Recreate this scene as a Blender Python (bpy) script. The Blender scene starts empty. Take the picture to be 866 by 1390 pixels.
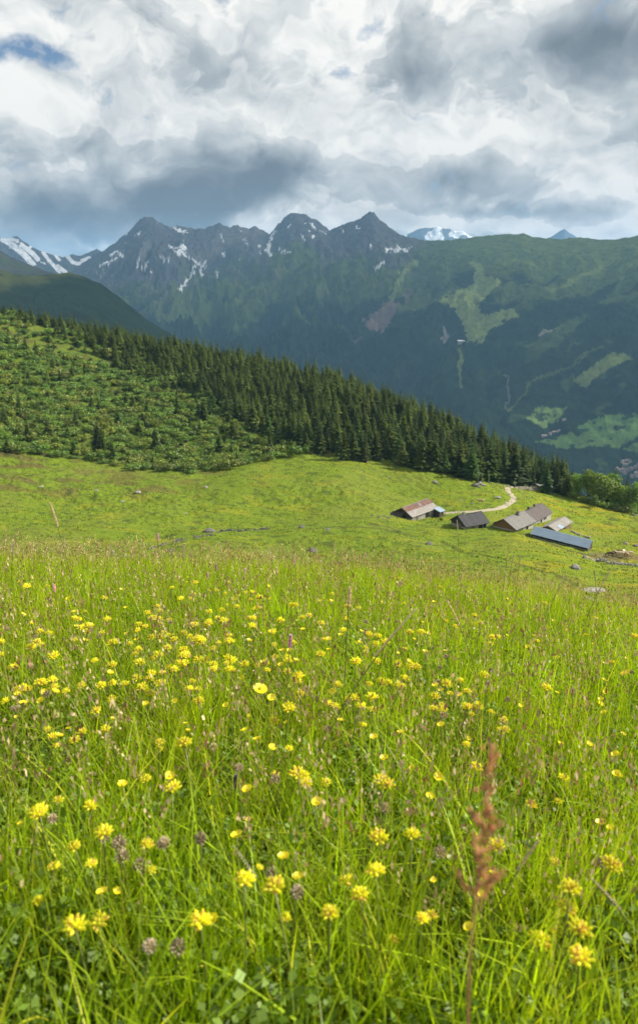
import bpy, bmesh, math, random
import numpy as np
from mathutils import Vector, Matrix
R = math.radians
rng = np.random.default_rng(7)
random.seed(7)
SC = bpy.context.scene
COL = SC.collection

# ------------------------------------------------------------------ noise
def _h(ix, iy, s):
    n = (ix.astype(np.int64) * 374761393 + iy.astype(np.int64) * 668265263 + s * 1442695041) & 0xffffffff
    n = ((n ^ (n >> 13)) * 1274126177) & 0xffffffff
    n = (n ^ (n >> 16)) & 0xffffffff
    return n / 4294967295.0
def perlin(x, y, s=0):
    x = np.asarray(x, float); y = np.asarray(y, float)
    ix = np.floor(x); iy = np.floor(y); fx = x - ix; fy = y - iy
    ux = fx * fx * fx * (fx * (fx * 6 - 15) + 10); uy = fy * fy * fy * (fy * (fy * 6 - 15) + 10)
    def g(a, b):
        t = _h(ix + a, iy + b, s) * 2 * math.pi
        return np.cos(t) * (fx - a) + np.sin(t) * (fy - b)
    n0 = g(0, 0) * (1 - ux) + g(1, 0) * ux; n1 = g(0, 1) * (1 - ux) + g(1, 1) * ux
    return (n0 * (1 - uy) + n1 * uy) * 1.5
def fbm(x, y, o=4, s=0, gain=.5):
    a, f, t = 1., 1., 0.
    for k in range(o):
        t = t + a * perlin(x * f, y * f, s + k * 17); a *= gain; f *= 2.03
    return t
def ridged(x, y, o=4, s=0, gain=.5):
    a, f, t, w = 1., 1., 0., 0.
    for k in range(o):
        t = t + a * (1 - np.abs(perlin(x * f, y * f, s + k * 13)) * 1.6); w += a; a *= gain; f *= 2.07
    return t / w
def sstep(a, b, x):
    t = np.clip((x - a) / (b - a), 0, 1); return t * t * (3 - 2 * t)

# ------------------------------------------------------------------ camera: eye at the origin, looking along +Y, tilted down
F = 1011.0; PITCH = R(13.6); CU, CV = 433.0, 650.0
cP, sP = math.cos(PITCH), math.sin(PITCH)
def ray(u, v):
    X = (u - CU) / F; Y = (CV - v) / F
    return np.array([X, cP + Y * sP, Y * cP - sP])
def T(u, v):                       # tangent of the depression angle
    d = ray(u, v); return -d[2] / math.hypot(d[0], d[1])
def az(u, v=650.0):
    d = ray(u, v); return math.atan2(d[0], d[1])
def proj(x, y, z):
    f = y * cP - z * sP; up = y * sP + z * cP
    f = np.where(f < .01, .01, f)
    return CU + F * x / f, CV - F * up / f
cam = bpy.data.cameras.new('camera'); camo = bpy.data.objects.new('camera', cam); COL.objects.link(camo)
camo.location = (0, 0, 0); camo.rotation_euler = (R(90) - PITCH, 0, 0)
cam.sensor_fit = 'VERTICAL'; cam.sensor_height = 36.0; cam.lens = 36.0 * F / 1390.0
cam.shift_y = -45.0 / 1390.0
cam.clip_start = .02; cam.clip_end = 60000
cam.dof.use_dof = True; cam.dof.focus_distance = 4.5; cam.dof.aperture_fstop = 6.0
SC.camera = camo

# ------------------------------------------------------------------ object helpers
def tag(o, label=None, cat=None, group=None, kind=None):
    if label: o['label'] = label
    if cat: o['category'] = cat
    if group: o['group'] = group
    if kind: o['kind'] = kind
    return o
def link(name, me, parent=None, loc=None, rotz=0):
    o = bpy.data.objects.new(name, me); COL.objects.link(o)
    if parent is not None: o.parent = parent
    if loc is not None: o.location = loc
    o.rotation_euler = (0, 0, rotz)
    return o
def empty(name, loc, rz=0):
    o = link(name, None, None, loc, rz); o.empty_display_size = .2; return o
def copy_tree(o, parent=None):
    c = o.copy(); COL.objects.link(c)
    if parent is not None: c.parent = parent
    for ch in o.children: copy_tree(ch, c)
    return c
class MB:
    def __init__(s): s.v = []; s.f = []; s.m = []; s.c = []
    def add(s, vs, fs, mi=0, col=(1, 1, 1)):
        b = len(s.v); s.v += [tuple(map(float, p)) for p in vs]; s.c += [col] * len(vs)
        for f in fs: s.f.append(tuple(b + i for i in f)); s.m.append(mi)
    def box(s, x0, x1, y0, y1, z0, z1, mi=0, col=(1, 1, 1)):
        s.add([(x0,y0,z0),(x1,y0,z0),(x1,y1,z0),(x0,y1,z0),(x0,y0,z1),(x1,y0,z1),(x1,y1,z1),(x0,y1,z1)],
              [(0,3,2,1),(4,5,6,7),(0,1,5,4),(1,2,6,5),(2,3,7,6),(3,0,4,7)], mi, col)
    def tube(s, pts, rad, n=6, mi=0, col=(1, 1, 1), cap=True):
        pts = [Vector(p) for p in pts]; rings = []; b = len(s.v)
        for i, p in enumerate(pts):
            d = (pts[min(i+1, len(pts)-1)] - pts[max(i-1, 0)]).normalized()
            a = d.orthogonal().normalized() if i == 0 else (rings[-1] - d * rings[-1].dot(d)).normalized()
            rings.append(a); bb = d.cross(a); r = rad[i] if hasattr(rad, '__len__') else rad
            for k in range(n):
                t = 2 * math.pi * k / n; s.v.append(tuple(p + (a * math.cos(t) + bb * math.sin(t)) * r)); s.c.append(col)
        for i in range(len(pts) - 1):
            for k in range(n):
                s.f.append((b+i*n+k, b+i*n+(k+1)%n, b+(i+1)*n+(k+1)%n, b+(i+1)*n+k)); s.m.append(mi)
        if cap:
            s.f.append(tuple(b + k for k in range(n))[::-1]); s.m.append(mi)
            e = b + (len(pts)-1)*n; s.f.append(tuple(e + k for k in range(n))); s.m.append(mi)
    def blob(s, c, rx, ry, rz, n=6, m=4, mi=0, col=(1, 1, 1), jit=0, rot=None):
        vs = [(0, 0, -1)]
        for i in range(1, m):
            ph = -math.pi/2 + math.pi*i/m
            for k in range(n):
                t = 2*math.pi*(k + .5*(i % 2))/n; vs.append((math.cos(ph)*math.cos(t), math.cos(ph)*math.sin(t), math.sin(ph)))
        vs.append((0, 0, 1)); out = []
        for p in vs:
            q = Vector((p[0]*rx, p[1]*ry, p[2]*rz)) * (1 + random.uniform(-jit, jit))
            if rot is not None: q = rot @ q
            out.append(q + Vector(c))
        fs = [(0, 1 + (k+1) % n, 1 + k) for k in range(n)]
        for i in range(m - 2):
            for k in range(n):
                a = 1 + i*n; fs.append((a+k, a+(k+1)%n, a+n+(k+1)%n, a+n+k))
        a = 1 + (m-2)*n; fs += [(a+k, a+(k+1) % n, len(vs)-1) for k in range(n)]
        s.add(out, fs, mi, col)
    def mesh(s, name, mats, smooth=False):
        me = bpy.data.meshes.new(name); me.from_pydata(s.v, [], s.f)
        for m in (mats if isinstance(mats, (list, tuple)) else [mats]): me.materials.append(m)
        me.polygons.foreach_set('material_index', s.m)
        if smooth: me.polygons.foreach_set('use_smooth', [True] * len(s.f))
        a = me.color_attributes.new('Col', 'FLOAT_COLOR', 'POINT')
        c = np.ones((len(s.v), 4)); c[:, :3] = np.array(s.c); a.data.foreach_set('color', c.ravel())
        me.update(); return me
    def build(s, name, mats, parent=None, smooth=False):
        return link(name, s.mesh(name, mats, smooth), parent)
def np_mesh(name, V, Q, mats, cols=None, smooth=False, midx=None):
    """V (n,3), Q (m,4) quads (or (m,3) triangles)"""
    me = bpy.data.meshes.new(name); k = Q.shape[1]
    me.vertices.add(len(V)); me.vertices.foreach_set('co', np.ascontiguousarray(V, dtype=np.float32).ravel())
    me.loops.add(Q.size); me.loops.foreach_set('vertex_index', np.ascontiguousarray(Q, dtype=np.int32).ravel())
    me.polygons.add(len(Q)); me.polygons.foreach_set('loop_start', np.arange(0, Q.size, k, dtype=np.int32))
    if midx is not None: me.polygons.foreach_set('material_index', midx.astype(np.int32))
    me.polygons.foreach_set('use_smooth', np.full(len(Q), smooth, dtype=bool))
    me.update(calc_edges=True)
    if cols is not None:
        a = me.color_attributes.new('Col', 'FLOAT_COLOR', 'POINT')
        c = np.ones((len(V), 4), dtype=np.float32); c[:, :3] = cols; a.data.foreach_set('color', c.ravel())
    for m in (mats if isinstance(mats, (list, tuple)) else [mats]): me.materials.append(m)
    me.validate(); return me
def grid_quads(nr, nc, wrap=False):
    i = np.arange(nr - 1)[:, None]; j = np.arange(nc - (0 if wrap else 1))[None, :]; j2 = (j + 1) % nc
    return np.stack([i*nc + j, i*nc + j2, (i+1)*nc + j2, (i+1)*nc + j], -1).reshape(-1, 4)

# ------------------------------------------------------------------ materials
class NT:
    def __init__(s, nt): s.t = nt; s.n = nt.nodes; s.l = nt.links
    def new(s, typ, **kw):
        n = s.n.new(typ)
        for k, v in kw.items(): setattr(n, k, v)
        return n
    def put(s, sock, val):
        if isinstance(val, bpy.types.NodeSocket): s.l.new(val, sock)
        elif val is not None: sock.default_value = val
    def math(s, op, a, b=None, c=None, clamp=False):
        n = s.new('ShaderNodeMath', operation=op, use_clamp=clamp)
        for i, v in enumerate((a, b, c)):
            if v is not None: s.put(n.inputs[i], v)
        return n.outputs[0]
    def noise(s, vec, scale, detail=4, rough=.55, dist=0.0, out=0):
        n = s.new('ShaderNodeTexNoise'); s.put(n.inputs['Vector'], vec)
        n.inputs['Scale'].default_value = scale; n.inputs['Detail'].default_value = detail
        n.inputs['Roughness'].default_value = rough; n.inputs['Distortion'].default_value = dist
        return n.outputs[out]
    def ramp(s, fac, stops, interp='LINEAR'):
        n = s.new('ShaderNodeValToRGB'); n.color_ramp.interpolation = interp; e = n.color_ramp.elements
        while len(e) < len(stops): e.new(.5)
        for i, (p, c) in enumerate(stops): e[i].position = p; e[i].color = tuple(c) + (1,) if len(c) == 3 else c
        s.put(n.inputs[0], fac); return n.outputs[0]
    def mix(s, fac, a, b, blend='MIX'):
        n = s.new('ShaderNodeMix', data_type='RGBA', blend_type=blend)
        s.put(n.inputs[0], fac)
        for i, v in ((6, a), (7, b)):
            if isinstance(v, tuple) and len(v) == 3: v = v + (1,)
            s.put(n.inputs[i], v)
        return n.outputs[2]
    def mapr(s, x, a, b, c, d):
        n = s.new('ShaderNodeMapRange'); s.put(n.inputs[0], x)
        for i, v in enumerate((a, b, c, d)): n.inputs[i+1].default_value = v
        return n.outputs[0]
def material(name):
    m = bpy.data.materials.new(name); m.use_nodes = True; t = NT(m.node_tree); t.n.clear()
    return m, t, t.new('ShaderNodeOutputMaterial')
def surf(name, color, rough=.8, var=.25, scale=6., bump=0., attr=False, objrand=0., detail=5, spec=.3, metal=0., stops=None, coord='Object', stretch=(1,1,1)):
    m, t, out = material(name)
    tc = t.new('ShaderNodeTexCoord').outputs[coord]
    if stretch != (1,1,1):
        mp = t.new('ShaderNodeMapping'); mp.inputs['Scale'].default_value = stretch; t.l.new(tc, mp.inputs[0]); tc = mp.outputs[0]
    nz = t.noise(tc, scale, detail, .6)
    if stops: col = t.ramp(nz, stops)
    else:
        base = color + (1,)
        col = t.mix(nz, tuple(c*(1-var*1.6) for c in color), tuple(min(1, c*(1+var*1.6)) for c in color))
    if attr:
        at = t.new('ShaderNodeVertexColor'); at.layer_name = 'Col'
        col = t.mix(1.0, col, at.outputs[0], 'MULTIPLY')
    if objrand:
        oi = t.new('ShaderNodeObjectInfo').outputs['Random']
        hs = t.new('ShaderNodeHueSaturation'); t.l.new(col, hs.inputs['Color'])
        t.l.new(t.mapr(oi, 0, 1, 1-objrand, 1+objrand), hs.inputs['Value'])
        col = hs.outputs[0]
    p = t.new('ShaderNodeBsdfPrincipled'); t.l.new(col, p.inputs['Base Color'])
    p.inputs['Roughness'].default_value = rough; p.inputs['Specular IOR Level'].default_value = spec; p.inputs['Metallic'].default_value = metal
    if bump:
        b = t.new('ShaderNodeBump'); b.inputs['Strength'].default_value = bump; t.l.new(t.noise(tc, scale*2.5, 6, .65), b.inputs['Height'])
        b.inputs['Distance'].default_value = 1.0 / scale; t.l.new(b.outputs[0], p.inputs['Normal'])
    t.l.new(p.outputs[0], out.inputs[0]); return m
def leafy(name, color, trans=.4, objrand=.25, attr=True, gloss=.06, tint=(1.1, 1.15, .5), huer=0.0):
    """thin leaf: diffuse + translucent + a little gloss, colour multiplied by the vertex colour"""
    m, t, out = material(name)
    col = None
    if attr:
        at = t.new('ShaderNodeVertexColor'); at.layer_name = 'Col'; col = t.mix(1.0, color + (1,), at.outputs[0], 'MULTIPLY')
    else: col = t.mix(0.0, color + (1,), color + (1,))
    if objrand:
        oi = t.new('ShaderNodeObjectInfo').outputs['Random']
        hs = t.new('ShaderNodeHueSaturation'); t.l.new(col, hs.inputs['Color'])
        t.l.new(t.mapr(oi, 0, 1, 1-objrand, 1+objrand), hs.inputs['Value'])
        if huer:
            r2 = t.math('FRACT', t.math('MULTIPLY', oi, 7.31)); t.l.new(t.mapr(r2, 0, 1, .5-huer, .5+huer), hs.inputs['Hue'])
        col = hs.outputs[0]
    d = t.new('ShaderNodeBsdfDiffuse'); t.l.new(col, d.inputs[0])
    tr = t.new('ShaderNodeBsdfTranslucent'); t.l.new(t.mix(1.0, col, tint + (1,), 'MULTIPLY'), tr.inputs[0])
    mx = t.new('ShaderNodeMixShader'); mx.inputs[0].default_value = trans; t.l.new(d.outputs[0], mx.inputs[1]); t.l.new(tr.outputs[0], mx.inputs[2])
    res = mx.outputs[0]
    if gloss:
        g = t.new('ShaderNodeBsdfGlossy'); g.inputs['Roughness'].default_value = .45; g.inputs[0].default_value = (.9, .9, .85, 1)
        m2 = t.new('ShaderNodeMixShader'); m2.inputs[0].default_value = gloss; t.l.new(res, m2.inputs[1]); t.l.new(g.outputs[0], m2.inputs[2]); res = m2.outputs[0]
    t.l.new(res, out.inputs[0]); return m

# ------------------------------------------------------------------ render settings, sun, sky
SUN_AZ, SUN_EL = R(78), R(36)
SDIR = Vector((math.sin(SUN_AZ)*math.cos(SUN_EL), math.cos(SUN_AZ)*math.cos(SUN_EL), math.sin(SUN_EL)))
vs = SC.view_settings; vs.view_transform = 'Standard'; vs.look = 'None'; vs.gamma = 1; vs.use_curve_mapping = False; vs.exposure = EXPOSURE = .85
SC.render.engine = 'CYCLES'
cy = SC.cycles; cy.use_denoising = True; cy.max_bounces = 6; cy.diffuse_bounces = 3; cy.transmission_bounces = 4; cy.volume_bounces = 1; cy.transparent_max_bounces = 8
cy.use_adaptive_sampling = True; cy.adaptive_threshold = .015; cy.sample_clamp_indirect = 4
try: cy.denoising_prefilter = 'ACCURATE'
except Exception: pass
sl = bpy.data.lights.new('sun', 'SUN'); sl.energy = 5.0; sl.angle = R(.53); sl.color = (1, .94, .84)
so = bpy.data.objects.new('sun', sl); COL.objects.link(so); so.rotation_euler = (-SDIR).to_track_quat('-Z', 'Y').to_euler(); so.location = (300, 80, 250)

def build_world():
    w = bpy.data.worlds.new('World'); SC.world = w; w.use_nodes = True
    w.cycles.sampling_method = 'MANUAL'; w.cycles.sample_map_resolution = 256
    t = NT(w.node_tree); t.n.clear(); out = t.new('ShaderNodeOutputWorld')
    sky = t.new('ShaderNodeTexSky'); sky.sky_type = 'NISHITA'; sky.sun_disc = False; sky.sun_elevation = SUN_EL; sky.sun_rotation = SUN_AZ
    sky.altitude = 1900
    g = t.new('ShaderNodeTexCoord').outputs['Generated']
    sep = t.new('ShaderNodeSeparateXYZ'); t.l.new(g, sep.inputs[0]); x, y, z = sep.outputs
    # cloud deck: features shrink and flatten towards the horizon
    zz = t.math('MAXIMUM', z, 0.0); zs = t.math('MULTIPLY', t.math('SQRT', t.math('ADD', zz, .03)), 1.5)
    # soft turbulence bends every cloud field the same way
    tw = t.noise(g, 7.0, 3, .6, 0.0, 1); twv = t.new('ShaderNodeVectorMath', operation='MULTIPLY_ADD'); t.l.new(tw, twv.inputs[0]); twv.inputs[1].default_value = (.16, .16, .16); twv.inputs[2].default_value = (-.08, -.08, -.08)
    def deck(dx=0., dz=0.):
        c = t.new('ShaderNodeCombineXYZ')
        t.put(c.inputs[0], t.math('ADD', x, dx)); t.put(c.inputs[1], y); t.put(c.inputs[2], t.math('ADD', zs, dz))
        ad = t.new('ShaderNodeVectorMath', operation='ADD'); t.l.new(c.outputs[0], ad.inputs[0]); t.l.new(twv.outputs[0], ad.inputs[1])
        return ad.outputs[0]
    q0 = deck(); q1 = deck(.010, .024)
    n0 = t.noise(q0, 5.6, 8, .53); n1 = t.noise(q1, 5.6, 8, .53)
    big = t.noise(q0, 2.2, 2, .5); relief = t.math('SUBTRACT', n0, n1)
    m2 = t.noise(q0, 10.5, 6, .5); q2 = deck(.006, .014); rel2 = t.math('SUBTRACT', m2, t.noise(q2, 10.5, 6, .5))
    # large cloud masses, where they stand in the sky (tan azimuth, tan elevation)
    yy = t.math('MAXIMUM', y, .04)
    wob2 = t.noise(g, 9.0, 4, .6, 0.0, 1)
    sw = t.new('ShaderNodeSeparateColor'); t.l.new(wob2, sw.inputs[0])
    a = t.math('ADD', t.math('DIVIDE', x, yy), t.math('MULTIPLY', t.math('SUBTRACT', sw.outputs[0], .5), .16))
    e = t.math('ADD', t.math('DIVIDE', z, yy), t.math('MULTIPLY', t.math('SUBTRACT', sw.outputs[1], .5), .10))
    cpos = t.new('ShaderNodeCombineXYZ'); t.l.new(a, cpos.inputs[0]); t.l.new(e, cpos.inputs[1])
    def total(bl):
        s = 0.0
        for u, v, su, sv, k in bl:
            d = ray(u, v); a0, e0 = d[0]/d[1], d[2]/d[1]
            m = t.new('ShaderNodeVectorMath', operation='MULTIPLY_ADD'); t.l.new(cpos.outputs[0], m.inputs[0]); m.inputs[1].default_value = (F/su, F/sv, 0); m.inputs[2].default_value = (-a0*F/su, -e0*F/sv, 0)
            q = t.new('ShaderNodeVectorMath', operation='DOT_PRODUCT'); t.l.new(m.outputs[0], q.inputs[0]); t.l.new(m.outputs[0], q.inputs[1])
            s = t.math('MULTIPLY_ADD', t.math('POWER', .36788, q.outputs['Value']), k, s)
        return s
    tone = total(SKY_TONE)
    def ss(x, a, b): 
        n = t.new('ShaderNodeMapRange', interpolation_type='SMOOTHSTEP'); t.put(n.inputs[0], x); n.inputs[1].default_value = a; n.inputs[2].default_value = b; return n.outputs[0]
    # cumulus: a bright rim, then a grey belly that deepens inwards; two sizes of cloud
    dA = t.math('ADD', t.math('MULTIPLY_ADD', tone, -.30, n0), t.math('MULTIPLY_ADD', big, .30, -.15))
    dB = t.math('ADD', t.math('MULTIPLY_ADD', tone, -.10, m2), t.math('MULTIPLY_ADD', n0, .35, -.175))
    L = t.math('MULTIPLY_ADD', relief, 2.0, SKY_BASE)
    L = t.math('MULTIPLY_ADD', rel2, .75, L)
    L = t.math('MULTIPLY_ADD', ss(dA, .485, .515), -.17, L); L = t.math('MULTIPLY_ADD', ss(dA, .47, .86), -.72, L)
    L = t.math('MULTIPLY_ADD', ss(dB, .49, .53), -.10, L); L = t.math('MULTIPLY_ADD', ss(dB, .50, .78), -.16, L)
    k = SKY_GAIN
    cc = t.ramp(L, [(0.0, (.165*k, .18*k, .195*k)), (.25, (.27*k, .29*k, .305*k)), (.5, (.46*k, .48*k, .485*k)), (.75, (.74*k, .74*k, .715*k)), (1.0, (1.04*k, 1.0*k, .93*k))])
    cb = t.new('ShaderNodeBackground'); t.l.new(cc, cb.inputs[0]); cb.inputs[1].default_value = 1.0
    sb = t.new('ShaderNodeBackground'); t.l.new(sky.outputs[0], sb.inputs[0]); sb.inputs[1].default_value = .06
    hole = total(SKY_HOLES)
    hole = t.math('ADD', hole, t.math('MULTIPLY', t.math('SUBTRACT', .5, t.noise(q0, 12, 6, .62)), 3.0))
    hole = t.mapr(hole, .36, 1.0, 0, 1)
    ms = t.new('ShaderNodeMixShader'); t.l.new(hole, ms.inputs[0]); t.l.new(cb.outputs[0], ms.inputs[1]); t.l.new(sb.outputs[0], ms.inputs[2])
    t.l.new(ms.outputs[0], out.inputs[0])
SKY_BASE, SKY_GAIN = .92, .58
SKY_TONE = [(385,252,50,30,-.35),(335,240,95,42,-.75),(215,262,120,34,-.38),(60,300,130,24,-.35),(300,283,150,16,-.35),(850,40,60,50,-.45),(750,70,90,34,-.30),(690,120,60,20,-.2),(565,232,95,26,-.42),(480,185,70,26,-.22),
            (770,285,110,14,-.34),(110,212,110,24,-.28),(640,282,120,6,-.2),(560,120,60,30,-.22),(720,140,70,26,-.25),
            (250,60,190,60,.22),(470,60,80,50,.12),(650,185,120,38,.24),(445,215,22,34,.3),(125,334,45,7,.55),(590,300,130,11,.45),(800,185,70,50,.22),(50,150,90,40,.15),(60,245,60,14,.2),(780,312,90,8,.45),(240,180,100,22,.15)]
SKY_HOLES = [(12,64,46,20,.72),(60,66,26,13,.5),(30,42,16,10,.35),(78,24,24,12,.45),(520,40,36,9,.55),(612,26,38,7,.5),(455,88,14,8,.5),(165,40,40,9,.4),(280,16,14,14,.45)]
build_world()
# ------------------------------------------------------------------ the ground: one polar sheet from underfoot to the valley
def pchip(xs, ys, xq):
    xs = np.asarray(xs, float); ys = np.asarray(ys, float); h = np.diff(xs); d = np.diff(ys) / h
    m = np.zeros_like(ys); m[0], m[-1] = d[0], d[-1]
    for i in range(1, len(xs)-1):
        if d[i-1]*d[i] > 0:
            w1, w2 = 2*h[i] + h[i-1], h[i] + 2*h[i-1]; m[i] = (w1+w2)/(w1/d[i-1] + w2/d[i])
    i = np.clip(np.searchsorted(xs, xq) - 1, 0, len(h)-1); t = (xq - xs[i]) / h[i]
    return ((1+2*t)*(1-t)**2*ys[i] + t*(1-t)**2*h[i]*m[i] + t*t*(3-2*t)*ys[i+1] + t*t*(t-1)*h[i]*m[i+1])
CREST_C = .0091
# per column u: crest row, then (range, ('T', tan)) hidden, (range, row) seen, (range, ('z', z))
COLS = {
 -300: (772, [(15,('T',.36)),(40,('T',.41)),(80,('T',.41)),(130,('T',.36)),(180,742),(240,690),(300,638),(320,615),(400,520),(480,425),(520,392),(570,('d',-4)),(800,('d',-60)),(1300,('z',-330)),(2500,('z',-650)),(3400,('z',-720))]),
 0:   (776, [(15,('T',.37)),(40,('T',.41)),(80,('T',.41)),(130,('T',.37)),(180,742),(240,690),(300,640),(320,622),(400,537),(480,455),(525,424),(570,('d',-8)),(800,('d',-80)),(1300,('z',-360)),(2500,('z',-650)),(3400,('z',-720))]),
 216: (780, [(15,('T',.39)),(40,('T',.42)),(80,('T',.42)),(130,('T',.39)),(180,748),(240,695),(300,642),(320,628),(400,562),(470,505),(510,470),(560,('d',-10)),(800,('d',-100)),(1300,('z',-380)),(2500,('z',-650)),(3400,('z',-720))]),
 433: (786, [(15,('T',.41)),(40,('T',.43)),(80,('T',.43)),(130,('T',.41)),(180,755),(235,700),(290,643),(312,626),(365,585),(420,540),(465,524),(520,('d',-14)),(800,('d',-120)),(1300,('z',-400)),(2500,('z',-650)),(3400,('z',-720))]),
 600: (800, [(15,('T',.41)),(35,('T',.43)),(70,('T',.43)),(105,('T',.405)),(150,772),(215,732),(265,692),(315,645),(350,625),(385,600),(420,590),(480,('d',-16)),(800,('d',-150)),(1300,('z',-430)),(2500,('z',-660)),(3400,('z',-720))]),
 700: (815, [(15,('T',.42)),(32,('T',.44)),(65,('T',.44)),(92,('T',.415)),(125,797),(190,751),(250,714),(312,665),(345,652),(375,642),(405,640),(470,('d',-20)),(800,('d',-170)),(1300,('z',-450)),(2500,('z',-670)),(3400,('z',-720))]),
 866: (845, [(15,('T',.435)),(30,('T',.46)),(60,('T',.465)),(85,('T',.435)),(115,828),(170,786),(235,757),(320,696),(345,690),(370,694),(400,704),(460,('d',-24)),(800,('d',-190)),(1300,('z',-470)),(2500,('z',-680)),(3400,('z',-720))]),
 1250:(890, [(15,('T',.47)),(30,('T',.50)),(60,('T',.51)),(85,('T',.48)),(115,872),(170,826),(235,792),(320,735),(345,732),(370,740),(400,752),(460,('d',-26)),(800,('d',-200)),(1300,('z',-480)),(2500,('z',-690)),(3400,('z',-720))]),
}
RS = np.concatenate([np.geomspace(.3, 12, 70), np.geomspace(12.4, 100, 60), np.arange(101.3, 330, 1.15), np.geomspace(331.5, 600, 170), np.geomspace(606, 3400, 70)])
A_IN = np.arange(-R(29), R(29), R(.075))
A_OUT = np.arange(R(29), 2*math.pi - R(29), R(3.0))
AZ = np.concatenate([A_IN, A_OUT])                       # -29 deg .. 331 deg, closed ring
def build_ground_z():
    us = sorted(COLS); ta = np.array([az(u) for u in us]); nk = 17
    KR = np.zeros((len(us), nk)); KZ = np.zeros((len(us), nk)); B = np.zeros(len(us))
    for i, u in enumerate(us):
        vc, ks = COLS[u]; Tc = T(u, vc); B[i] = Tc - 2*math.sqrt(.85*CREST_C)
        KR[i, 0] = 11.0; KZ[i, 0] = -.85 - B[i]*11 - CREST_C*121
        for j, (r, q) in enumerate(ks):
            KR[i, j+1] = r
            if isinstance(q, tuple):
                KZ[i, j+1] = -q[1]*r if q[0] == 'T' else (KZ[i, j] + q[1] if q[0] == 'd' else q[1])
            else: KZ[i, j+1] = -T(u, q)*r
    # knots along the azimuth: monotone curve in front, then turning to a gentle rise behind the camera
    am = np.where(AZ > math.pi, AZ - 2*math.pi, AZ); ac = np.clip(am, ta[0], ta[-1])
    kr = np.stack([pchip(ta, KR[:, j], ac) for j in range(nk)], 1); kz = np.stack([pchip(ta, KZ[:, j], ac) for j in range(nk)], 1)
    b = pchip(ta, B, ac)
    Z = np.zeros((len(RS), len(AZ)))
    for k in range(len(AZ)):
        zf = pchip(kr[k], kz[k], np.clip(RS, kr[k][0], 3400))
        zn = -.85 - b[k]*RS - CREST_C*RS*RS
        Z[:, k] = np.where(RS < 11.0, zn, zf)
    beh = sstep(R(45), R(110), np.abs(am))                # behind the viewer the hillside goes on uphill
    up = -.85 + .22*RS - .00002*RS*RS
    return Z*(1-beh) + up[:, None]*beh
GZ = build_ground_z()
ker = np.exp(-.5*(np.arange(-24, 25)/9.0)**2); ker /= ker.sum()
n_in = len(A_IN); pad = np.pad(GZ[:, :n_in], ((0, 0), (24, 24)), mode='edge')
sm = sum(ker[i]*pad[:, i:i+n_in] for i in range(49)); wgt = sstep(12, 40, RS)[:, None]
GZ[:, :n_in] = GZ[:, :n_in]*(1-wgt) + sm*wgt
GX = RS[:, None]*np.sin(AZ)[None, :]; GY = RS[:, None]*np.cos(AZ)[None, :]
far_w = sstep(60, 130, RS)[:, None] * (1 - sstep(560, 900, RS))[:, None]
tuss = fbm(GX/4.2, GY/4.2, 4, 3, .6)
lump = fbm(GX/38, GY/38, 3, 11)
# terraces trodden by cattle, running across the slope
terr = perlin(GX/40 + 3, GY/7.0 + .3*perlin(GX/30, GY/30, 5), 8)
rough_w = np.clip(.55 + .9*fbm(GX/70, GY/70, 2, 21), .1, 1.3)
GZ += far_w*(tuss*.5*rough_w + fbm(GX/2.0, GY/1.7, 2, 45)*.22*rough_w + lump*1.3 + terr*.45*rough_w)
GZ += (1-sstep(10, 60, RS))[:, None]*(fbm(GX/.9, GY/.9, 3, 31)*.035 + fbm(GX/3, GY/3, 2, 33)*.05*sstep(1, 4, RS)[:, None])
GZ += sstep(560, 900, RS)[:, None]*fbm(GX/160, GY/160, 4, 41)*14
def gz(x, y):
    x = np.asarray(x, float); y = np.asarray(y, float)
    r = np.clip(np.hypot(x, y), RS[0], RS[-1]-1e-3); a = np.arctan2(x, y); a = np.where(a < -R(29), a + 2*math.pi, a)
    i = np.clip(np.searchsorted(RS, r, 'right') - 1, 0, len(RS)-2); j = np.clip(np.searchsorted(AZ, a, 'right') - 1, 0, len(AZ)-1)
    j2 = (j+1) % len(AZ); a2 = np.where(j2 == 0, AZ[0] + 2*math.pi, AZ[j2])
    t = (r-RS[i])/(RS[i+1]-RS[i]); q = np.clip((a-AZ[j])/(a2-AZ[j]), 0, 1)
    return (GZ[i, j]*(1-q)+GZ[i, j2]*q)*(1-t) + (GZ[i+1, j]*(1-q)+GZ[i+1, j2]*q)*t
def hit(u, v, h=0.0, t0=.5, t1=900.0, far=False):
    """where the line of sight of photo pixel (u,v) first meets the ground raised by h"""
    d = ray(u, v); ts = np.geomspace(t0, t1, 2500) if not far else np.geomspace(60, t1, 2500)
    P = ts[:, None]*d[None, :]; below = P[:, 2] < gz(P[:, 0], P[:, 1]) + h
    k = int(np.argmax(below))
    if not below.any(): return None
    if k == 0: return P[0]
    lo, hi = ts[k-1], ts[k]
    for _ in range(24):
        m = (lo+hi)/2; p = m*d
        if p[2] < gz(p[0], p[1]) + h: hi = m
        else: lo = m
    return hi*d
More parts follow.
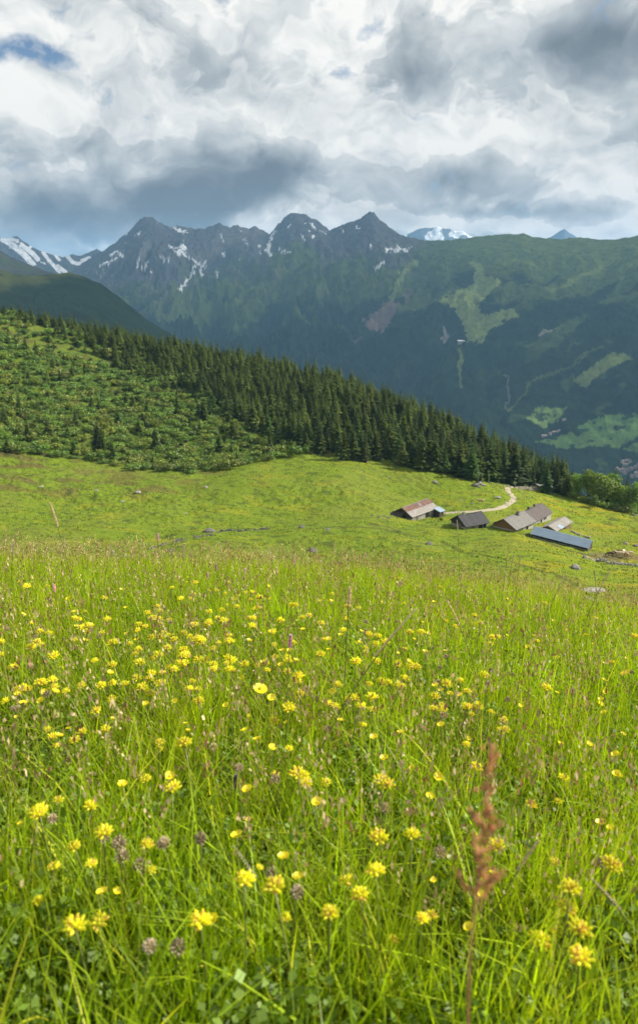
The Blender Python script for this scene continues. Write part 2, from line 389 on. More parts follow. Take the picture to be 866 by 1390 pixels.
def ground_material():
    m, t, out = material('ground_turf')
    at = t.new('ShaderNodeVertexColor'); at.layer_name = 'Col'
    gn = t.new('ShaderNodeNewGeometry').outputs['Position']
    n1 = t.noise(gn, .9, 6, .62); n2 = t.noise(gn, 3.5, 4, .6)
    var = t.ramp(n1, [(.28, (.62, .64, .6)), (.5, (1, 1, 1)), (.72, (1.28, 1.24, 1.15))])
    col = t.mix(1.0, at.outputs[0], var, 'MULTIPLY')
    col = t.mix(1.0, col, t.ramp(n2, [(.3, (.75, .77, .72)), (.7, (1.2, 1.18, 1.15))]), 'MULTIPLY')
    p = t.new('ShaderNodeBsdfPrincipled'); t.l.new(col, p.inputs['Base Color']); p.inputs['Roughness'].default_value = .95; p.inputs['Specular IOR Level'].default_value = .1
    b = t.new('ShaderNodeBump'); b.inputs['Strength'].default_value = .8; b.inputs['Distance'].default_value = .5
    t.l.new(t.noise(gn, 2.2, 6, .7), b.inputs['Height']); t.l.new(b.outputs[0], p.inputs['Normal'])
    t.l.new(p.outputs[0], out.inputs[0]); return m
def build_ground():
    V = np.stack([GX, GY, GZ], -1).reshape(-1, 3)
    Q = grid_quads(len(RS), len(AZ), wrap=True)[:, ::-1]
    x, y, z = V.T; r = np.hypot(x, y); u, v = proj(x, y, z)
    # turf colours
    green = np.array([.135, .190, .014]); lush = np.array([.17, .225, .012]); yellow = np.array([.245, .235, .016]); brown = np.array([.105, .085, .03]); soil = np.array([.035, .040, .012]); heath = np.array([.05, .075, .018])
    n = fbm(x/45, y/45, 4, 51); n2 = fbm(x/14, y/9, 4, 61); n3 = fbm(x/5, y/3.2, 3, 71)
    c = np.repeat(green[None, :], len(V), 0)
    def mixin(c, col, w): return c*(1-w[:, None]) + col[None, :]*w[:, None]
    c = mixin(c, lush, sstep(560, 760, u)*.85)
    c = mixin(c, yellow, np.clip(sstep(.0, .8, n2)*.48, 0, 1)*sstep(60, 120, r))
    c = mixin(c, yellow*np.array([1.1, 1.0, .8]), sstep(.05, .5, fbm(x/22, y/12, 3, 81))*sstep(650, 760, u)*.75)
    leftw = (1-sstep(150, 420, u))*sstep(250, 275, r)
    c = mixin(c, brown, np.clip(sstep(-.15, .5, n2)*leftw*.85, 0, 1))
    c = mixin(c, heath, np.clip(sstep(.25, .6, n3)*.7*sstep(110, 160, r), 0, 1))
    c = mixin(c, np.array([.16, .18, .03]), sstep(-.1, .5, n)*.4)
    c = mixin(c, heath, sstep(318, 345, r)*np.interp(u, [0, 100, 400], [.28, .42, .65]))                                     # rough ground under shrubs and wood
    c = mixin(c, soil, 1 - sstep(12, 30, r))
    c = mixin(c, soil*.7, sstep(560, 700, r))
    # trodden mud of the yard, the worn bank, bare terraces
    def near_line(pts, w):
        d = np.full(len(V), 1e9)
        P = [hit(*p) for p in pts]
        for a, b in zip(P[:-1], P[1:]):
            ax, ay, bx, by = a[0], a[1], b[0], b[1]; L2 = (bx-ax)**2+(by-ay)**2
            s = np.clip(((x-ax)*(bx-ax)+(y-ay)*(by-ay))/L2, 0, 1); d = np.minimum(d, np.hypot(x-ax-s*(bx-ax), y-ay-s*(by-ay)))
        return 1 - sstep(w*.5, w*1.2, d + n3*w*.5)
    mud = np.array([.16, .12, .07])
    for pts, w, cc, k in (
        ([(812, 757), (835, 755), (866, 757), (900, 760)], 4.0, mud, .8),
        ([(716, 726), (745, 737), (775, 748), (800, 754), (840, 764), (880, 772)], 1.6, np.array([.07, .055, .03]), .8),
        ([(500, 712), (530, 716), (560, 728)], .9, np.array([.09, .075, .035]), .7),
        ([(400, 718), (440, 716), (480, 715), (540, 722)], .8, np.array([.06, .06, .025]), .7),
        ([(600, 735), (650, 752), (720, 770), (790, 800)], .8, np.array([.05, .07, .015]), .7),
        ([(540, 712), (600, 716), (690, 722)], .9, np.array([.06, .075, .02]), .5),
        ([(695, 662), (735, 662), (752, 664)], 4.5, np.array([.20, .18, .15]), .9),
        ([(520, 630), (560, 634), (600, 638)], 1.6, np.array([.10, .10, .04]), .5)):
        c = mixin(c, cc, near_line(pts, w)*k)
    me = np_mesh('ground', V, Q, ground_material(), np.clip(c, 0, 1), smooth=True)
    o = link('ground', me); tag(o, kind='structure'); return o
ground = build_ground()

# the farm track: a ribbon laid on the turf
def ribbon(name, pts, width, mat, lift=.06):
    P = [hit(*p) for p in pts]; xy = np.array([[p[0], p[1]] for p in P]); dense = []
    for i in range(len(xy)-1):
        p0, p1, p2, p3 = xy[max(i-1, 0)], xy[i], xy[i+1], xy[min(i+2, len(xy)-1)]
        for s in np.linspace(0, 1, 16, endpoint=False):
            dense.append(.5*((2*p1)+(-p0+p2)*s+(2*p0-5*p1+4*p2-p3)*s*s+(-p0+3*p1-3*p2+p3)*s**3))
    dense.append(xy[-1]); D = np.array(dense); tan = np.gradient(D, axis=0); tan /= np.linalg.norm(tan, axis=1)[:, None]; nor = np.stack([-tan[:, 1], tan[:, 0]], 1)
    k = 7; off = np.linspace(-1, 1, k); wid = width/2*(1 + .25*fbm(np.arange(len(D))/6, np.zeros(len(D)), 2, 5))
    X = D[:, None, 0] + nor[:, None, 0]*off[None, :]*wid[:, None]; Y = D[:, None, 1] + nor[:, None, 1]*off[None, :]*wid[:, None]
    Z = gz(X, Y) + lift - .10*(np.abs(off) > .99)
    V = np.stack([X, Y, Z], -1).reshape(-1, 3)
    me = np_mesh(name, V, grid_quads(len(D), k), mat, smooth=True); return tag(link(name, me), kind='structure')
M_TRACK = surf('track_gravel', (.36, .31, .22), .95, .22, 1.2, .5)
ribbon('path', [(592, 697), (612, 696), (640, 694.5), (664, 692), (682, 688), (693, 682), (697, 677), (694, 671), (689, 666), (690, 662), (700, 660.5)], 2.6, M_TRACK)

# ------------------------------------------------------------------ far country
class Range:
    """terrain rising from a foot line to a traced crest, seen from the meadow; rows run away from the viewer"""
    def __init__(s, u0, u1, nu, nr, ridge, rtop, rfoot, zfoot, power, amp, seed, back=.12, fins=1.0, fine=1.0):
        us = np.linspace(u0, u1, nu); ru, rv = zip(*ridge)
        vv = np.interp(us, ru, rv) ; s.us = us
        th = np.arctan2((us-CU)/F, cP); s.th = th
        def kv(q): return np.interp(us, *zip(*q)) if isinstance(q, list) else np.full(nu, float(q))
        rt, rf, zf, pw, am = kv(rtop), kv(rfoot), kv(zfoot), kv(power), kv(amp)
        sg = 12; kk = np.exp(-.5*(np.arange(-3*sg, 3*sg+1)/sg)**2); kk /= kk.sum(); rt = np.convolve(np.pad(rt, 3*sg, 'edge'), kk, 'valid'); pw = np.convolve(np.pad(pw, 3*sg, 'edge'), kk, 'valid'); am = np.convolve(np.pad(am, 3*sg, 'edge'), kk, 'valid')
        tt = np.array([-T(u, v) for u, v in zip(us, vv)]); zt = tt*rt
        nb = max(3, int(nr*.08)); S = np.concatenate([np.linspace(0, 1, nr), 1 + np.linspace(0, 1, nb+1)[1:]*back]); s.S = S
        Z = np.zeros((len(S), nu)); rr = rf[None, :] + (rt-rf)[None, :]*S[:, None]; s.rf, s.rt = rf, rt
        X = rr*np.sin(th)[None, :]; Y = rr*np.cos(th)[None, :]
        wx = X + 220*perlin(X/900, Y/900, seed+3); wy = Y + 220*perlin(X/900, Y/900, seed+4)
        lat = th[None, :]*rr
        g = ridged(wx/620, wy/1150, 5, seed, .52) - .62
        g2 = ridged(wx/210 + 5, wy/420, 4, seed+9, .55) - .6
        g3 = fbm(X/60, Y/75, 4, seed+19, .6)
        for i, sv in enumerate(S):
            f = sv**pw if sv <= 1 else 1 - (sv-1)*3.0
            if sv < 1:
                sig = fins*(1-sv)*nu*.045 + .01; m = max(1, int(3*sig)); kq = np.exp(-.5*(np.arange(-m, m+1)/sig)**2); kq /= kq.sum()
                zz = np.convolve(np.pad(zt, m, 'edge'), kq, 'valid')
            else: zz = zt
            Z[i] = zf + (zz-zf)*f
            w = min(1, sv*4)*(1-.9*sstep(.72, .98, np.array(sv))) if sv <= 1 else .1
            w3 = min(1, sv*4)*(1-.55*sstep(.8, 1., np.array(sv))) if sv <= 1 else .45
            Z[i] += w*am*(g[i] + .42*g2[i]) + w3*am*.085*fine*g3[i]
        s.X, s.Y, s.Z, s.gull, s.g2 = X, Y, Z, g, g2
    def flat(s):
        return np.stack([s.X, s.Y, s.Z], -1).reshape(-1, 3)
    def quads(s): return grid_quads(len(s.S), len(s.us))
    def slope(s):
        P = np.stack([s.X, s.Y, s.Z], -1); a = np.gradient(P, axis=0); b = np.gradient(P, axis=1); n = np.cross(b, a); n /= np.linalg.norm(n, axis=-1)[..., None]
        return np.abs(n[..., 2]).ravel()
    def z_at(s, x, y):
        th = math.atan2(x, y); j = np.interp(th, s.th, np.arange(len(s.th))); j0 = int(min(j, len(s.th)-2)); q = j-j0
        r = math.hypot(x, y); rf = s.rf[j0]*(1-q)+s.rf[j0+1]*q; rt = s.rt[j0]*(1-q)+s.rt[j0+1]*q
        sv = (r-rf)/(rt-rf); i = np.interp(sv, s.S, np.arange(len(s.S))); i0 = int(min(i, len(s.S)-2)); p = i-i0; Z = s.Z
        return (Z[i0, j0]*(1-q)+Z[i0, j0+1]*q)*(1-p)+(Z[i0+1, j0]*(1-q)+Z[i0+1, j0+1]*q)*p
    def hit(s, u, v):
        d = ray(u, v); h = math.hypot(d[0], d[1]); ts = np.linspace(2550, 8000, 1200)/h
        for t in ts:
            if t*d[2] < s.z_at(t*d[0], t*d[1]): return t*d
        return None
def far_material(name, bump=1.0, scale=.02):
    m, t, out = material(name); at = t.new('ShaderNodeVertexColor'); at.layer_name = 'Col'
    gn = t.new('ShaderNodeNewGeometry').outputs['Position']
    n = t.noise(gn, scale, 8, .68)
    col = t.mix(1.0, at.outputs[0], t.ramp(n, [(.3, (.6, .62, .64)), (.5, (1, 1, 1)), (.7, (1.35, 1.33, 1.28))]), 'MULTIPLY')
    p = t.new('ShaderNodeBsdfPrincipled'); t.l.new(col, p.inputs['Base Color']); p.inputs['Roughness'].default_value = 1; p.inputs['Specular IOR Level'].default_value = 0
    b = t.new('ShaderNodeBump'); b.inputs['Strength'].default_value = bump; b.inputs['Distance'].default_value = 14.0
    t.l.new(t.noise(gn, scale*1.3, 8, .7), b.inputs['Height']); t.l.new(b.outputs[0], p.inputs['Normal']); t.l.new(p.outputs[0], out.inputs[0]); return m
def inpoly(u, v, poly):
    r = np.zeros(u.shape, bool); n = len(poly)
    for i in range(n):
        x1, y1 = poly[i]; x2, y2 = poly[(i+1) % n]
        c = ((y1 > v) != (y2 > v)) & (u < (x2-x1)*(v-y1)/(y2-y1+1e-9)+x1); r ^= c
    return r
def stroke(u, v, pts, w):
    d = np.full(u.shape, 1e9)
    for (ax, ay), (bx, by) in zip(pts[:-1], pts[1:]):
        s = np.clip(((u-ax)*(bx-ax)+(v-ay)*(by-ay))/((bx-ax)**2+(by-ay)**2+1e-9), 0, 1); d = np.minimum(d, np.hypot(u-ax-s*(bx-ax), v-ay-s*(by-ay)))
    return d < w
ROCK, SCREE, ALP, WOOD, SNOW, PISTE, RUST = [np.array(c) for c in ((.095,.095,.10), (.16,.145,.13), (.075,.105,.030), (.013,.025,.011), (.80,.82,.84), (.20,.25,.07), (.20,.145,.125))]
RIDGE = [(-400,520),(-150,500),(0,470),(60,420),(100,386),(130,361),(150,347),(167,337),(180,326),(195,313),(205,303),(210,298),(218,295),(226,296),(233,301),(240,306),(247,309),(253,307),(262,307),(275,309),(290,310),(300,306),(308,304),(318,307),(332,304),(340,306),(345,309),(352,304),(357,306),(365,314),(371,317),(377,311),(383,302),(390,295),(397,290),(405,288),(412,290),(420,292),(430,298),(438,305),(446,312),(455,308),(465,304),(475,299),(485,296),(492,290),(496,288),(502,291),(510,299),(520,308),(530,315),(538,319),(548,321),(560,324),(575,326),(600,325),(620,323),(640,320),(658,318),(675,318),(690,317),(700,321),(715,323),(740,325),(760,323),(790,326),(810,325),(830,321),(850,318),(866,316),(900,312),(1100,300),(1400,290)]
rg = Range(-400, 1400, 1900, 330, RIDGE, [(-400,8200),(218,8000),(405,7600),(500,7200),(600,6400),(720,5900),(866,5400),(1400,5000)], 2550, -715,
           [(-400,1.25),(218,1.35),(500,1.3),(600,.98),(866,.88),(1400,.88)], [(-400,300),(218,340),(500,290),(620,130),(866,105),(1400,105)], 101)
def colour_range():
    V = rg.flat(); x, y, z = V.T; u, v = proj(x, y, z); sl = rg.slope(); S = np.repeat(rg.S, len(rg.us))
    wn = fbm(x/170, y/170, 4, 5); uw = u + 5*wn + 2.5*fbm(x/50, y/50, 3, 6); vw = v + 4*fbm(x/150, y/150, 4, 9) + 2*fbm(x/45, y/45, 3, 10)
    n1 = fbm(x/420, y/420, 4, 15); n2 = fbm(x/120, y/120, 4, 25); gl = rg.gull.ravel(); g2 = rg.g2.ravel()
    peak = 1 - sstep(545, 600, u)
    c = np.repeat(ALP[None, :], len(V), 0)
    def mx(c, col, w): w = np.clip(w, 0, 1)[:, None]; return c*(1-w) + col*w
    c = mx(c, ALP*np.array([1.35, 1.25, 1.1]), sstep(-.1, .6, n2)*.6)
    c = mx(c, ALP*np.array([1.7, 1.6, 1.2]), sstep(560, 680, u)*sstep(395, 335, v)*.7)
    # dark woods below the tree line, in tongues
    line = np.interp(u, [0, 120, 300, 380, 450, 520, 580, 640, 700, 760, 820, 866, 1400], [430, 425, 430, 425, 418, 412, 400, 392, 396, 392, 398, 405, 410])
    wood = sstep(-14, 14, v - line + 34*n1 + 22*n2)
    wood = np.where((u > 560) & (v < line), np.maximum(wood, sstep(.45, .75, n2 + .4*n1)*.8*sstep(350, 385, v)), wood)
    c = mx(c, WOOD, wood*.96)
    # clearings in the wood, more of them low on the right
    c = mx(c, np.array([.07, .10, .03]), wood*sstep(.55, .85, n2 + .25*n1)*(.25+.6*sstep(600, 800, u)*sstep(430, 500, v)))
    # rock and scree round the summits
    rockline = np.interp(u, [0, 218, 330, 405, 440, 500, 560, 600, 700], [420, 392, 358, 345, 350, 356, 338, 322, 300])
    rock = sstep(16, -16, v - rockline + 20*n1 + 16*n2)*peak
    c = mx(c, ROCK, rock)
    c = mx(c, SCREE, rock*sstep(-.1, -.5, gl)*.75)
    c = mx(c, SCREE*.8, (1-wood)*peak*sstep(.35, .7, n2)*.5)
    c = mx(c, ALP*.9, rock*sstep(.1, .6, n1)*.55*sstep(330, 370, v))
    # bare strips, ski runs and slides
    for poly, col, k in (
        ([(593,407),(638,382),(673,376),(680,382),(660,400),(648,415),(652,425),(668,430),(678,420),(695,420),(700,430),(683,437),(664,448),(653,465),(633,462),(625,435),(620,417),(598,412)], PISTE, .9),
        ([(638,358),(648,354),(655,368),(657,380),(643,382),(645,372)], PISTE, .75),
        ([(495,437),(513,420),(528,405),(542,410),(535,430),(518,450),(503,447)], RUST, .85),
        ([(545,400),(556,392),(562,398),(552,412)], RUST, .5),
        ([(773,517),(800,500),(833,480),(858,484),(830,502),(793,524)], PISTE, .75),
        ([(713,568),(738,550),(773,550),(760,568),(733,584)], PISTE*np.array([.8,.95,.9]), .85),
        ([(728,600),(760,592),(803,570),(900,556),(900,630),(853,612),(813,604),(770,612)], PISTE*np.array([.65,.9,.8]), .8),
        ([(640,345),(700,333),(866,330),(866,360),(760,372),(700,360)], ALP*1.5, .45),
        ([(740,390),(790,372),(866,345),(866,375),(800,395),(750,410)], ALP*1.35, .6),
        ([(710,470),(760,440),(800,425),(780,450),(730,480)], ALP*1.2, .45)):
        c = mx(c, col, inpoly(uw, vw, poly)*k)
    for pts, w, col, k in (
        ([(531,403),(540,385),(548,368),(568,356)], 3.2, PISTE, .7), ([(640,356),(646,368),(644,380),(650,392)], 2.4, PISTE, .8),
        ([(624,470),(624,500),(623,525)], 2.0, PISTE*.7, .8), ([(733,452),(745,448),(756,447)], 1.8, SCREE*1.5, .9),
        ([(600,455),(603,445),(602,460)], 2, SCREE*1.6, .8), ([(690,510),(687,530),(690,560)], 1.4, SCREE*1.1, .6), ([(480,465),(492,458)], 2, SCREE, .6),
        ([(746,395),(790,375),(840,350)], 2.4, PISTE*.9, .55), ([(700,352),(722,360),(735,380)], 2, PISTE*.9, .4),
        ([(690,560),(720,520),(760,500),(820,470)], 1.6, PISTE*.7, .5)):
        c = mx(c, col, stroke(uw, vw, pts, w)*k)
    # hedges and copses between the valley meadows
    c = mx(c, WOOD, sstep(.3, .42, fbm(x/55, y/55, 3, 77))*sstep(690, 740, u)*sstep(540, 560, v)*.9)
    # old snow in the gullies (traced)
    sn = np.zeros(len(V), bool); us_, vs_ = u + 2.8*fbm(x/60, y/60, 4, 301), v + 3.0*fbm(x/60, y/60, 4, 302)
    for pts, w in (([(226,300),(236,309),(246,314),(252,316)],2.6), ([(229,333),(238,340),(244,346)],2.6), ([(244,338),(253,348),(266,356)],2.4), ([(262,362),(261,372),(252,384),(243,394)],2.2),
        ([(266,360),(272,358),(278,364)],2.8), ([(278,355),(281,362)],1.8), ([(272,366),(275,374)],2.2), ([(308,341),(303,348)],2), ([(293,368),(295,378)],2.0), ([(352,334),(354,345)],1.8),
        ([(372,314),(366,328),(363,340)],2.4), ([(361,338),(366,345)],3.4), ([(380,338),(386,342)],2), ([(387,345),(394,343)],1.5), ([(188,355),(187,365)],1.6), ([(200,356),(196,366)],1.8), ([(205,368),(208,373)],1.6),
        ([(228,346),(230,356)],1.4), ([(150,346),(160,342),(166,347)],2.4), ([(136,360),(150,354),(160,350)],2.0), ([(215,345),(222,352)],1.3), ([(300,318),(304,328)],1.4), ([(333,325),(336,334)],1.5), ([(250,326),(254,332)],1.5),
        ([(436,313),(443,317)],1.6), ([(524,340),(532,338),(541,340)],2.2), ([(508,364),(514,361)],2.6), ([(516,358),(526,356)],1.6), ([(555,336),(560,334)],1.6), ([(484,307),(487,311)],1.3), ([(463,312),(465,317)],1.2), ([(502,333),(504,337)],1.3), ([(540,334),(552,342)],1.4), ([(423,303),(427,311)],1.4), ([(410,318),(413,326)],1.2)):
        sn |= stroke(us_, vs_, pts, w*(.62 + .5*n2))
    sn |= (S < 1) & (g2 < -.33) & (v < 352) & (v > 300) & (peak > .5) & (n2 > -.1) & (u > 170) & (u < 430)
    c = np.where(sn[:, None], SNOW[None, :], c)
    return np.clip(c, 0, 1)
M_FAR = far_material('mountain_surface', 1.0, .018)
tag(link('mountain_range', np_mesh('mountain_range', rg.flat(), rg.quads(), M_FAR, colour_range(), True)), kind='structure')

def simple_range(name, u0, u1, nu, nr, ridge, rtop, rfoot, zfoot, power, amp, seed, colour, **k):
    q = Range(u0, u1, nu, nr, ridge, rtop, rfoot, zfoot, power, amp, seed, **k); V = q.flat(); u, v = proj(*V.T)
    tag(link(name, np_mesh(name, V, q.quads(), M_FAR, np.clip(colour(q, V, u, v), 0, 1), True)), kind='structure'); return q
def mixc(a, b, w): w = np.clip(w, 0, 1)[:, None]; return a*(1-w)+b*w
def col_snowridge(q, V, u, v):
    x, y, z = V.T; n = fbm(x/140, y/140, 4, 401); n1 = fbm(x/400, y/400, 3, 402)
    c = np.repeat(ROCK[None, :]*.95, len(V), 0); c = mixc(c, ALP*.7, sstep(350, 375, v)*.8)
    tr = np.zeros(len(V), bool); us_, vs_ = u+2.2*n, v+2.2*n
    for pts, w in (([(5,325),(20,334),(34,346),(44,358)],4.2), ([(30,333),(45,344),(52,352)],3.2), ([(60,343),(66,352),(75,362),(80,368)],2.4), ([(80,362),(90,370)],2.6), ([(74,343),(80,352)],2), ([(92,348),(100,357),(110,358)],2.6), ([(112,354),(122,350)],2.2), ([(10,322),(25,327)],2.0), ([(130,352),(150,350)],2.4), ([(140,356),(165,345)],2.6), ([(45,328),(40,338)],2)):
        tr |= stroke(us_, vs_, pts, w)
    tr |= (q.g2.ravel() < -.28) & (v < 362) & (n > -.05)
    return np.where(tr[:, None], SNOW[None, :], c)
simple_range('mountain_ridge', -400, 330, 800, 150, [(-400,330),(-60,312),(0,317),(20,321),(42,325),(48,322),(53,320),(60,327),(75,338),(92,345),(110,350),(122,345),(130,348),(140,344),(148,340),(153,338),(160,343),(180,352),(330,420)], 9300, 8300, -100, 1.2, 120, 211, col_snowridge)
def col_brown(q, V, u, v):
    x, y, z = V.T; n = fbm(x/160, y/160, 4, 501)
    c = np.repeat(np.array([[.075, .072, .05]]), len(V), 0); c = mixc(c, ALP, sstep(-.1, .5, n)*.6); return mixc(c, WOOD, sstep(365, 385, v)*.9)
simple_range('hill', -500, 330, 600, 120, [(-500,250),(-60,312),(0,326),(20,334),(45,350),(75,364),(110,377),(150,398),(250,470),(330,520)], [(-500,4200),(330,4600)], 2600, -620, 1.0, 60, 221, col_brown)
def col_spur(q, V, u, v):
    x, y, z = V.T; n = fbm(x/90, y/90, 4, 511); n1 = fbm(x/220, y/220, 3, 512)
    c = np.repeat(np.array([[.085, .10, .03]]), len(V), 0); c = mixc(c, np.array([.12, .11, .045]), sstep(0, .5, n)*.6)
    edge = np.interp(u, [-100, 0, 40, 70, 110, 200], [395, 392, 384, 374, 366, 360])
    w = sstep(-8, 8, v - edge + 14*n1 + 8*n)
    return mixc(c, WOOD*1.15, np.maximum(w*.95, sstep(.25, .5, n + .5*n1)*.8))
simple_range('hillside', -700, 420, 900, 170, [(-700,240),(-300,300),(-50,345),(0,357),(15,362),(40,371),(60,375),(80,374),(95,371),(115,370),(135,376),(155,386),(175,401),(195,419),(215,436),(240,453),(280,480),(330,512),(420,560)], [(-700,1900),(0,2100),(240,2500),(420,2700)], 950, -330, 1.0, 34, 231, col_spur, fine=2.0)
def col_far(q, V, u, v):
    x, y, z = V.T; n = fbm(x/300, y/300, 4, 521); c = np.repeat(np.array([[.11, .12, .12]]), len(V), 0)
    return np.where(((n > -.02) & (q.S.repeat(len(q.us)) > .35))[:, None], SNOW[None, :]*.9, c)
simple_range('snow_mountain', 480, 690, 260, 60, [(480,345),(520,333),(540,320),(552,314),(558,311),(566,309),(574,310),(580,307),(588,310),(597,311),(605,314),(614,314),(622,320),(632,324),(690,350)], 13500, 12600, 200, 1.0, 130, 241, col_far)
simple_range('far_peak', 660, 830, 220, 50, [(660,345),(700,330),(716,325),(724,322),(728,319),(735,314),(741,311),(747,316),(752,319),(760,325),(780,331),(830,345)], 14300, 13400, 200, 1.0, 90, 251, lambda q, V, u, v: np.repeat(np.array([[.10, .11, .12]]), len(V), 0))

# air: a box of thin haze round the viewer and everything seen
def build_haze():
    m, t, out = material('haze_air'); p = t.new('ShaderNodeVolumePrincipled'); p.inputs['Color'].default_value = HAZE_COL + (1,); p.inputs['Density'].default_value = HAZE_D; p.inputs['Anisotropy'].default_value = .0
    t.l.new(p.outputs[0], out.inputs['Volume'])
    b = MB(); b.box(-17000, 17000, -6000, 17000, -760, 1120); o = b.build('haze', m); tag(o, kind='stuff')
HAZE_COL, HAZE_D = (.34, .65, 1.0), 5.6e-5
build_haze()
# unseen cloud bank above the frame, added to shade the valley and the mountains
def build_cloud():
    n = 130; X, Y = np.meshgrid(np.linspace(-1500, 11500, n), np.linspace(3050, 11000, n)); 
    d = np.minimum.reduce([(X+1500)/1800, (11500-X)/1800, (Y-3050)/1500, (11000-Y)/1200]); d = np.clip(d, 0, 1)
    h = fbm(X/1700, Y/1700, 4, 601)
    top = 4700 + 700*np.sqrt(d) + 350*h*d; bot = 4700 - 170*np.sqrt(d)*(1 + .5*h)
    V = np.concatenate([np.stack([X, Y, top], -1).reshape(-1, 3), np.stack([X, Y, bot], -1).reshape(-1, 3)]); q = grid_quads(n, n)
    gap = (fbm(X/1500, Y/1300, 3, 613) > CLOUD_GAP)   # breaks in the bank
    gq = gap.ravel()[q].sum(1) < 3
    V2 = V; Q = np.concatenate([q[gq], q[gq][:, ::-1] + n*n])
    m, t, out = material('shade_cloud_veil'); d = t.new('ShaderNodeBsdfDiffuse'); d.inputs[0].default_value = (.85, .86, .88, 1)
    tp = t.new('ShaderNodeBsdfTransparent'); mx = t.new('ShaderNodeMixShader'); mx.inputs[0].default_value = CLOUD_THIN
    t.l.new(d.outputs[0], mx.inputs[1]); t.l.new(tp.outputs[0], mx.inputs[2]); t.l.new(mx.outputs[0], out.inputs[0])
    tag(link('shade_cloud', np_mesh('shade_cloud', V2, Q, m, None, True)), kind='stuff')
CLOUD_GAP, CLOUD_THIN = .62, .50
build_cloud()
# ------------------------------------------------------------------ trees and shrubs
M_SPRUCE = leafy('spruce_needles', (.040, .062, .012), .15, .5, True, .02, (1.1, 1.2, .5), .03)
M_BARK = surf('bark', (.10, .075, .055), .95, .3, 5, .6)
M_BROAD = leafy('broad_leaves', (.145, .235, .028), .35, .22, True, .03, (1.1, 1.2, .5), .02)
M_ALDER = leafy('alder_leaves', (.16, .22, .034), .35, .28, True, .03, (1.1, 1.2, .5), .025)
def spruce_mesh(seed, H, Rd):
    rs = random.Random(seed); mb = MB(); nl = int(13 + H*.85); mb2 = MB()
    lean = (rs.uniform(-.01, .01), rs.uniform(-.01, .01))
    for i in range(nl):
        f = (i + rs.random()*.6)/nl; z = H*(.05 + .93*f); L0 = Rd*(1-f)**.82*(.72+.5*rs.random()) + .12
        nb = int(11 - 5*f); a0 = rs.random()*6.28
        for b in range(nb):
            if rs.random() < .07: continue
            a = a0 + 6.283*b/nb + rs.uniform(-.3, .3); L = L0*rs.uniform(.62, 1.18); dr = (.12 + .26*(1-f))*L; w = L*rs.uniform(.20, .32) + .05
            ca, sa = math.cos(a), math.sin(a); px, py = -sa, ca; ox, oy = lean[0]*z, lean[1]*z
            up = .06*L
            def P(r, s, zz): return (ox+ca*r+px*s, oy+sa*r+py*s, zz)
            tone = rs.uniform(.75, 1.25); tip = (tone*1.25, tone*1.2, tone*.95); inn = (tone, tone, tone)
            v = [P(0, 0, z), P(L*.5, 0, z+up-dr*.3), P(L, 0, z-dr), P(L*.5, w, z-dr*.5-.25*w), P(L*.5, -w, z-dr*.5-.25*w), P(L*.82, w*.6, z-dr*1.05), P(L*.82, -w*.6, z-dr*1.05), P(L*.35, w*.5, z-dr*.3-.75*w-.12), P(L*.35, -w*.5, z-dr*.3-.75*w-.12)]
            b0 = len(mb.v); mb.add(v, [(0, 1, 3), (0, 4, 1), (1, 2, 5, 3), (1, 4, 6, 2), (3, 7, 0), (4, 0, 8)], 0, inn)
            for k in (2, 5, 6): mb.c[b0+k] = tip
    mb.add([(0, 0, H*1.02), (.1, 0, H*.93), (-.05, .09, H*.93), (-.05, -.09, H*.93)], [(0, 1, 2), (0, 2, 3), (0, 3, 1)], 0, (1.1, 1.1, 1))
    mb2.tube([(0, 0, -.6), (0, 0, H*.1), (lean[0]*H*.5, lean[1]*H*.5, H*.5), (lean[0]*H, lean[1]*H, H*.95)], [.02*H, .016*H, .010*H, .02], 6)
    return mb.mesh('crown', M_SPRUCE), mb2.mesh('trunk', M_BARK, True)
SPR = [spruce_mesh(100+i, 18.0, r) for i, r in enumerate((3.0, 3.5, 2.6, 3.9, 3.2))]
def leaf_quads(cs, size, r2, up=.35, out=None):
    """one bent leaf-clump quad at every centre, tilted at random but mostly facing outwards"""
    n = len(cs); a = r2.normal(size=(n, 3)); a[:, 2] += up
    if out is not None: a = a*.65 + out
    a /= np.linalg.norm(a, axis=1)[:, None]
    b = np.cross(a, r2.normal(size=(n, 3))); b /= np.linalg.norm(b, axis=1)[:, None]; c = np.cross(a, b)
    s = size*r2.uniform(.6, 1.35, (n, 1)); e = s*r2.uniform(.55, 1.0, (n, 1))
    V = np.stack([cs - b*s, cs - c*e + a*s*.25, cs + b*s, cs + c*e - a*s*.2], 1).reshape(-1, 3)
    return V, np.arange(4*n).reshape(n, 4)
def crown_mesh(name, lobes, n, size, mat, seed, hollow=.55):
    r2 = np.random.default_rng(seed); tot = sum(l[3]**2 for l in lobes); Vs, cols, outs = [], [], []
    for (cx, cy, cz, rr, fz) in lobes:
        k = max(6, int(n*rr*rr/tot)); d = r2.normal(size=(k, 3)); d /= np.linalg.norm(d, axis=1)[:, None]
        d[:, 2] = np.where(d[:, 2] < -.45, -d[:, 2], d[:, 2])
        outs.append(d)
        rad = rr*(hollow + (1-hollow)*r2.random((k, 1))**.6)*(1 + .18*r2.normal(size=(k, 1)))
        Vs.append(np.array([cx, cy, cz]) + d*rad*np.array([1, 1, fz])); t = r2.uniform(.8, 1.2)
        cols.append(np.clip(t*(1 + .22*r2.normal(size=(k, 1))), .5, 1.7)*np.array([[1.0, 1.0, .95]]))
    C = np.concatenate(Vs); V, Q = leaf_quads(C, size, r2, .35, np.concatenate(outs)); cl = np.repeat(np.concatenate(cols), 4, 0)
    return np_mesh(name, V, Q, mat, cl)
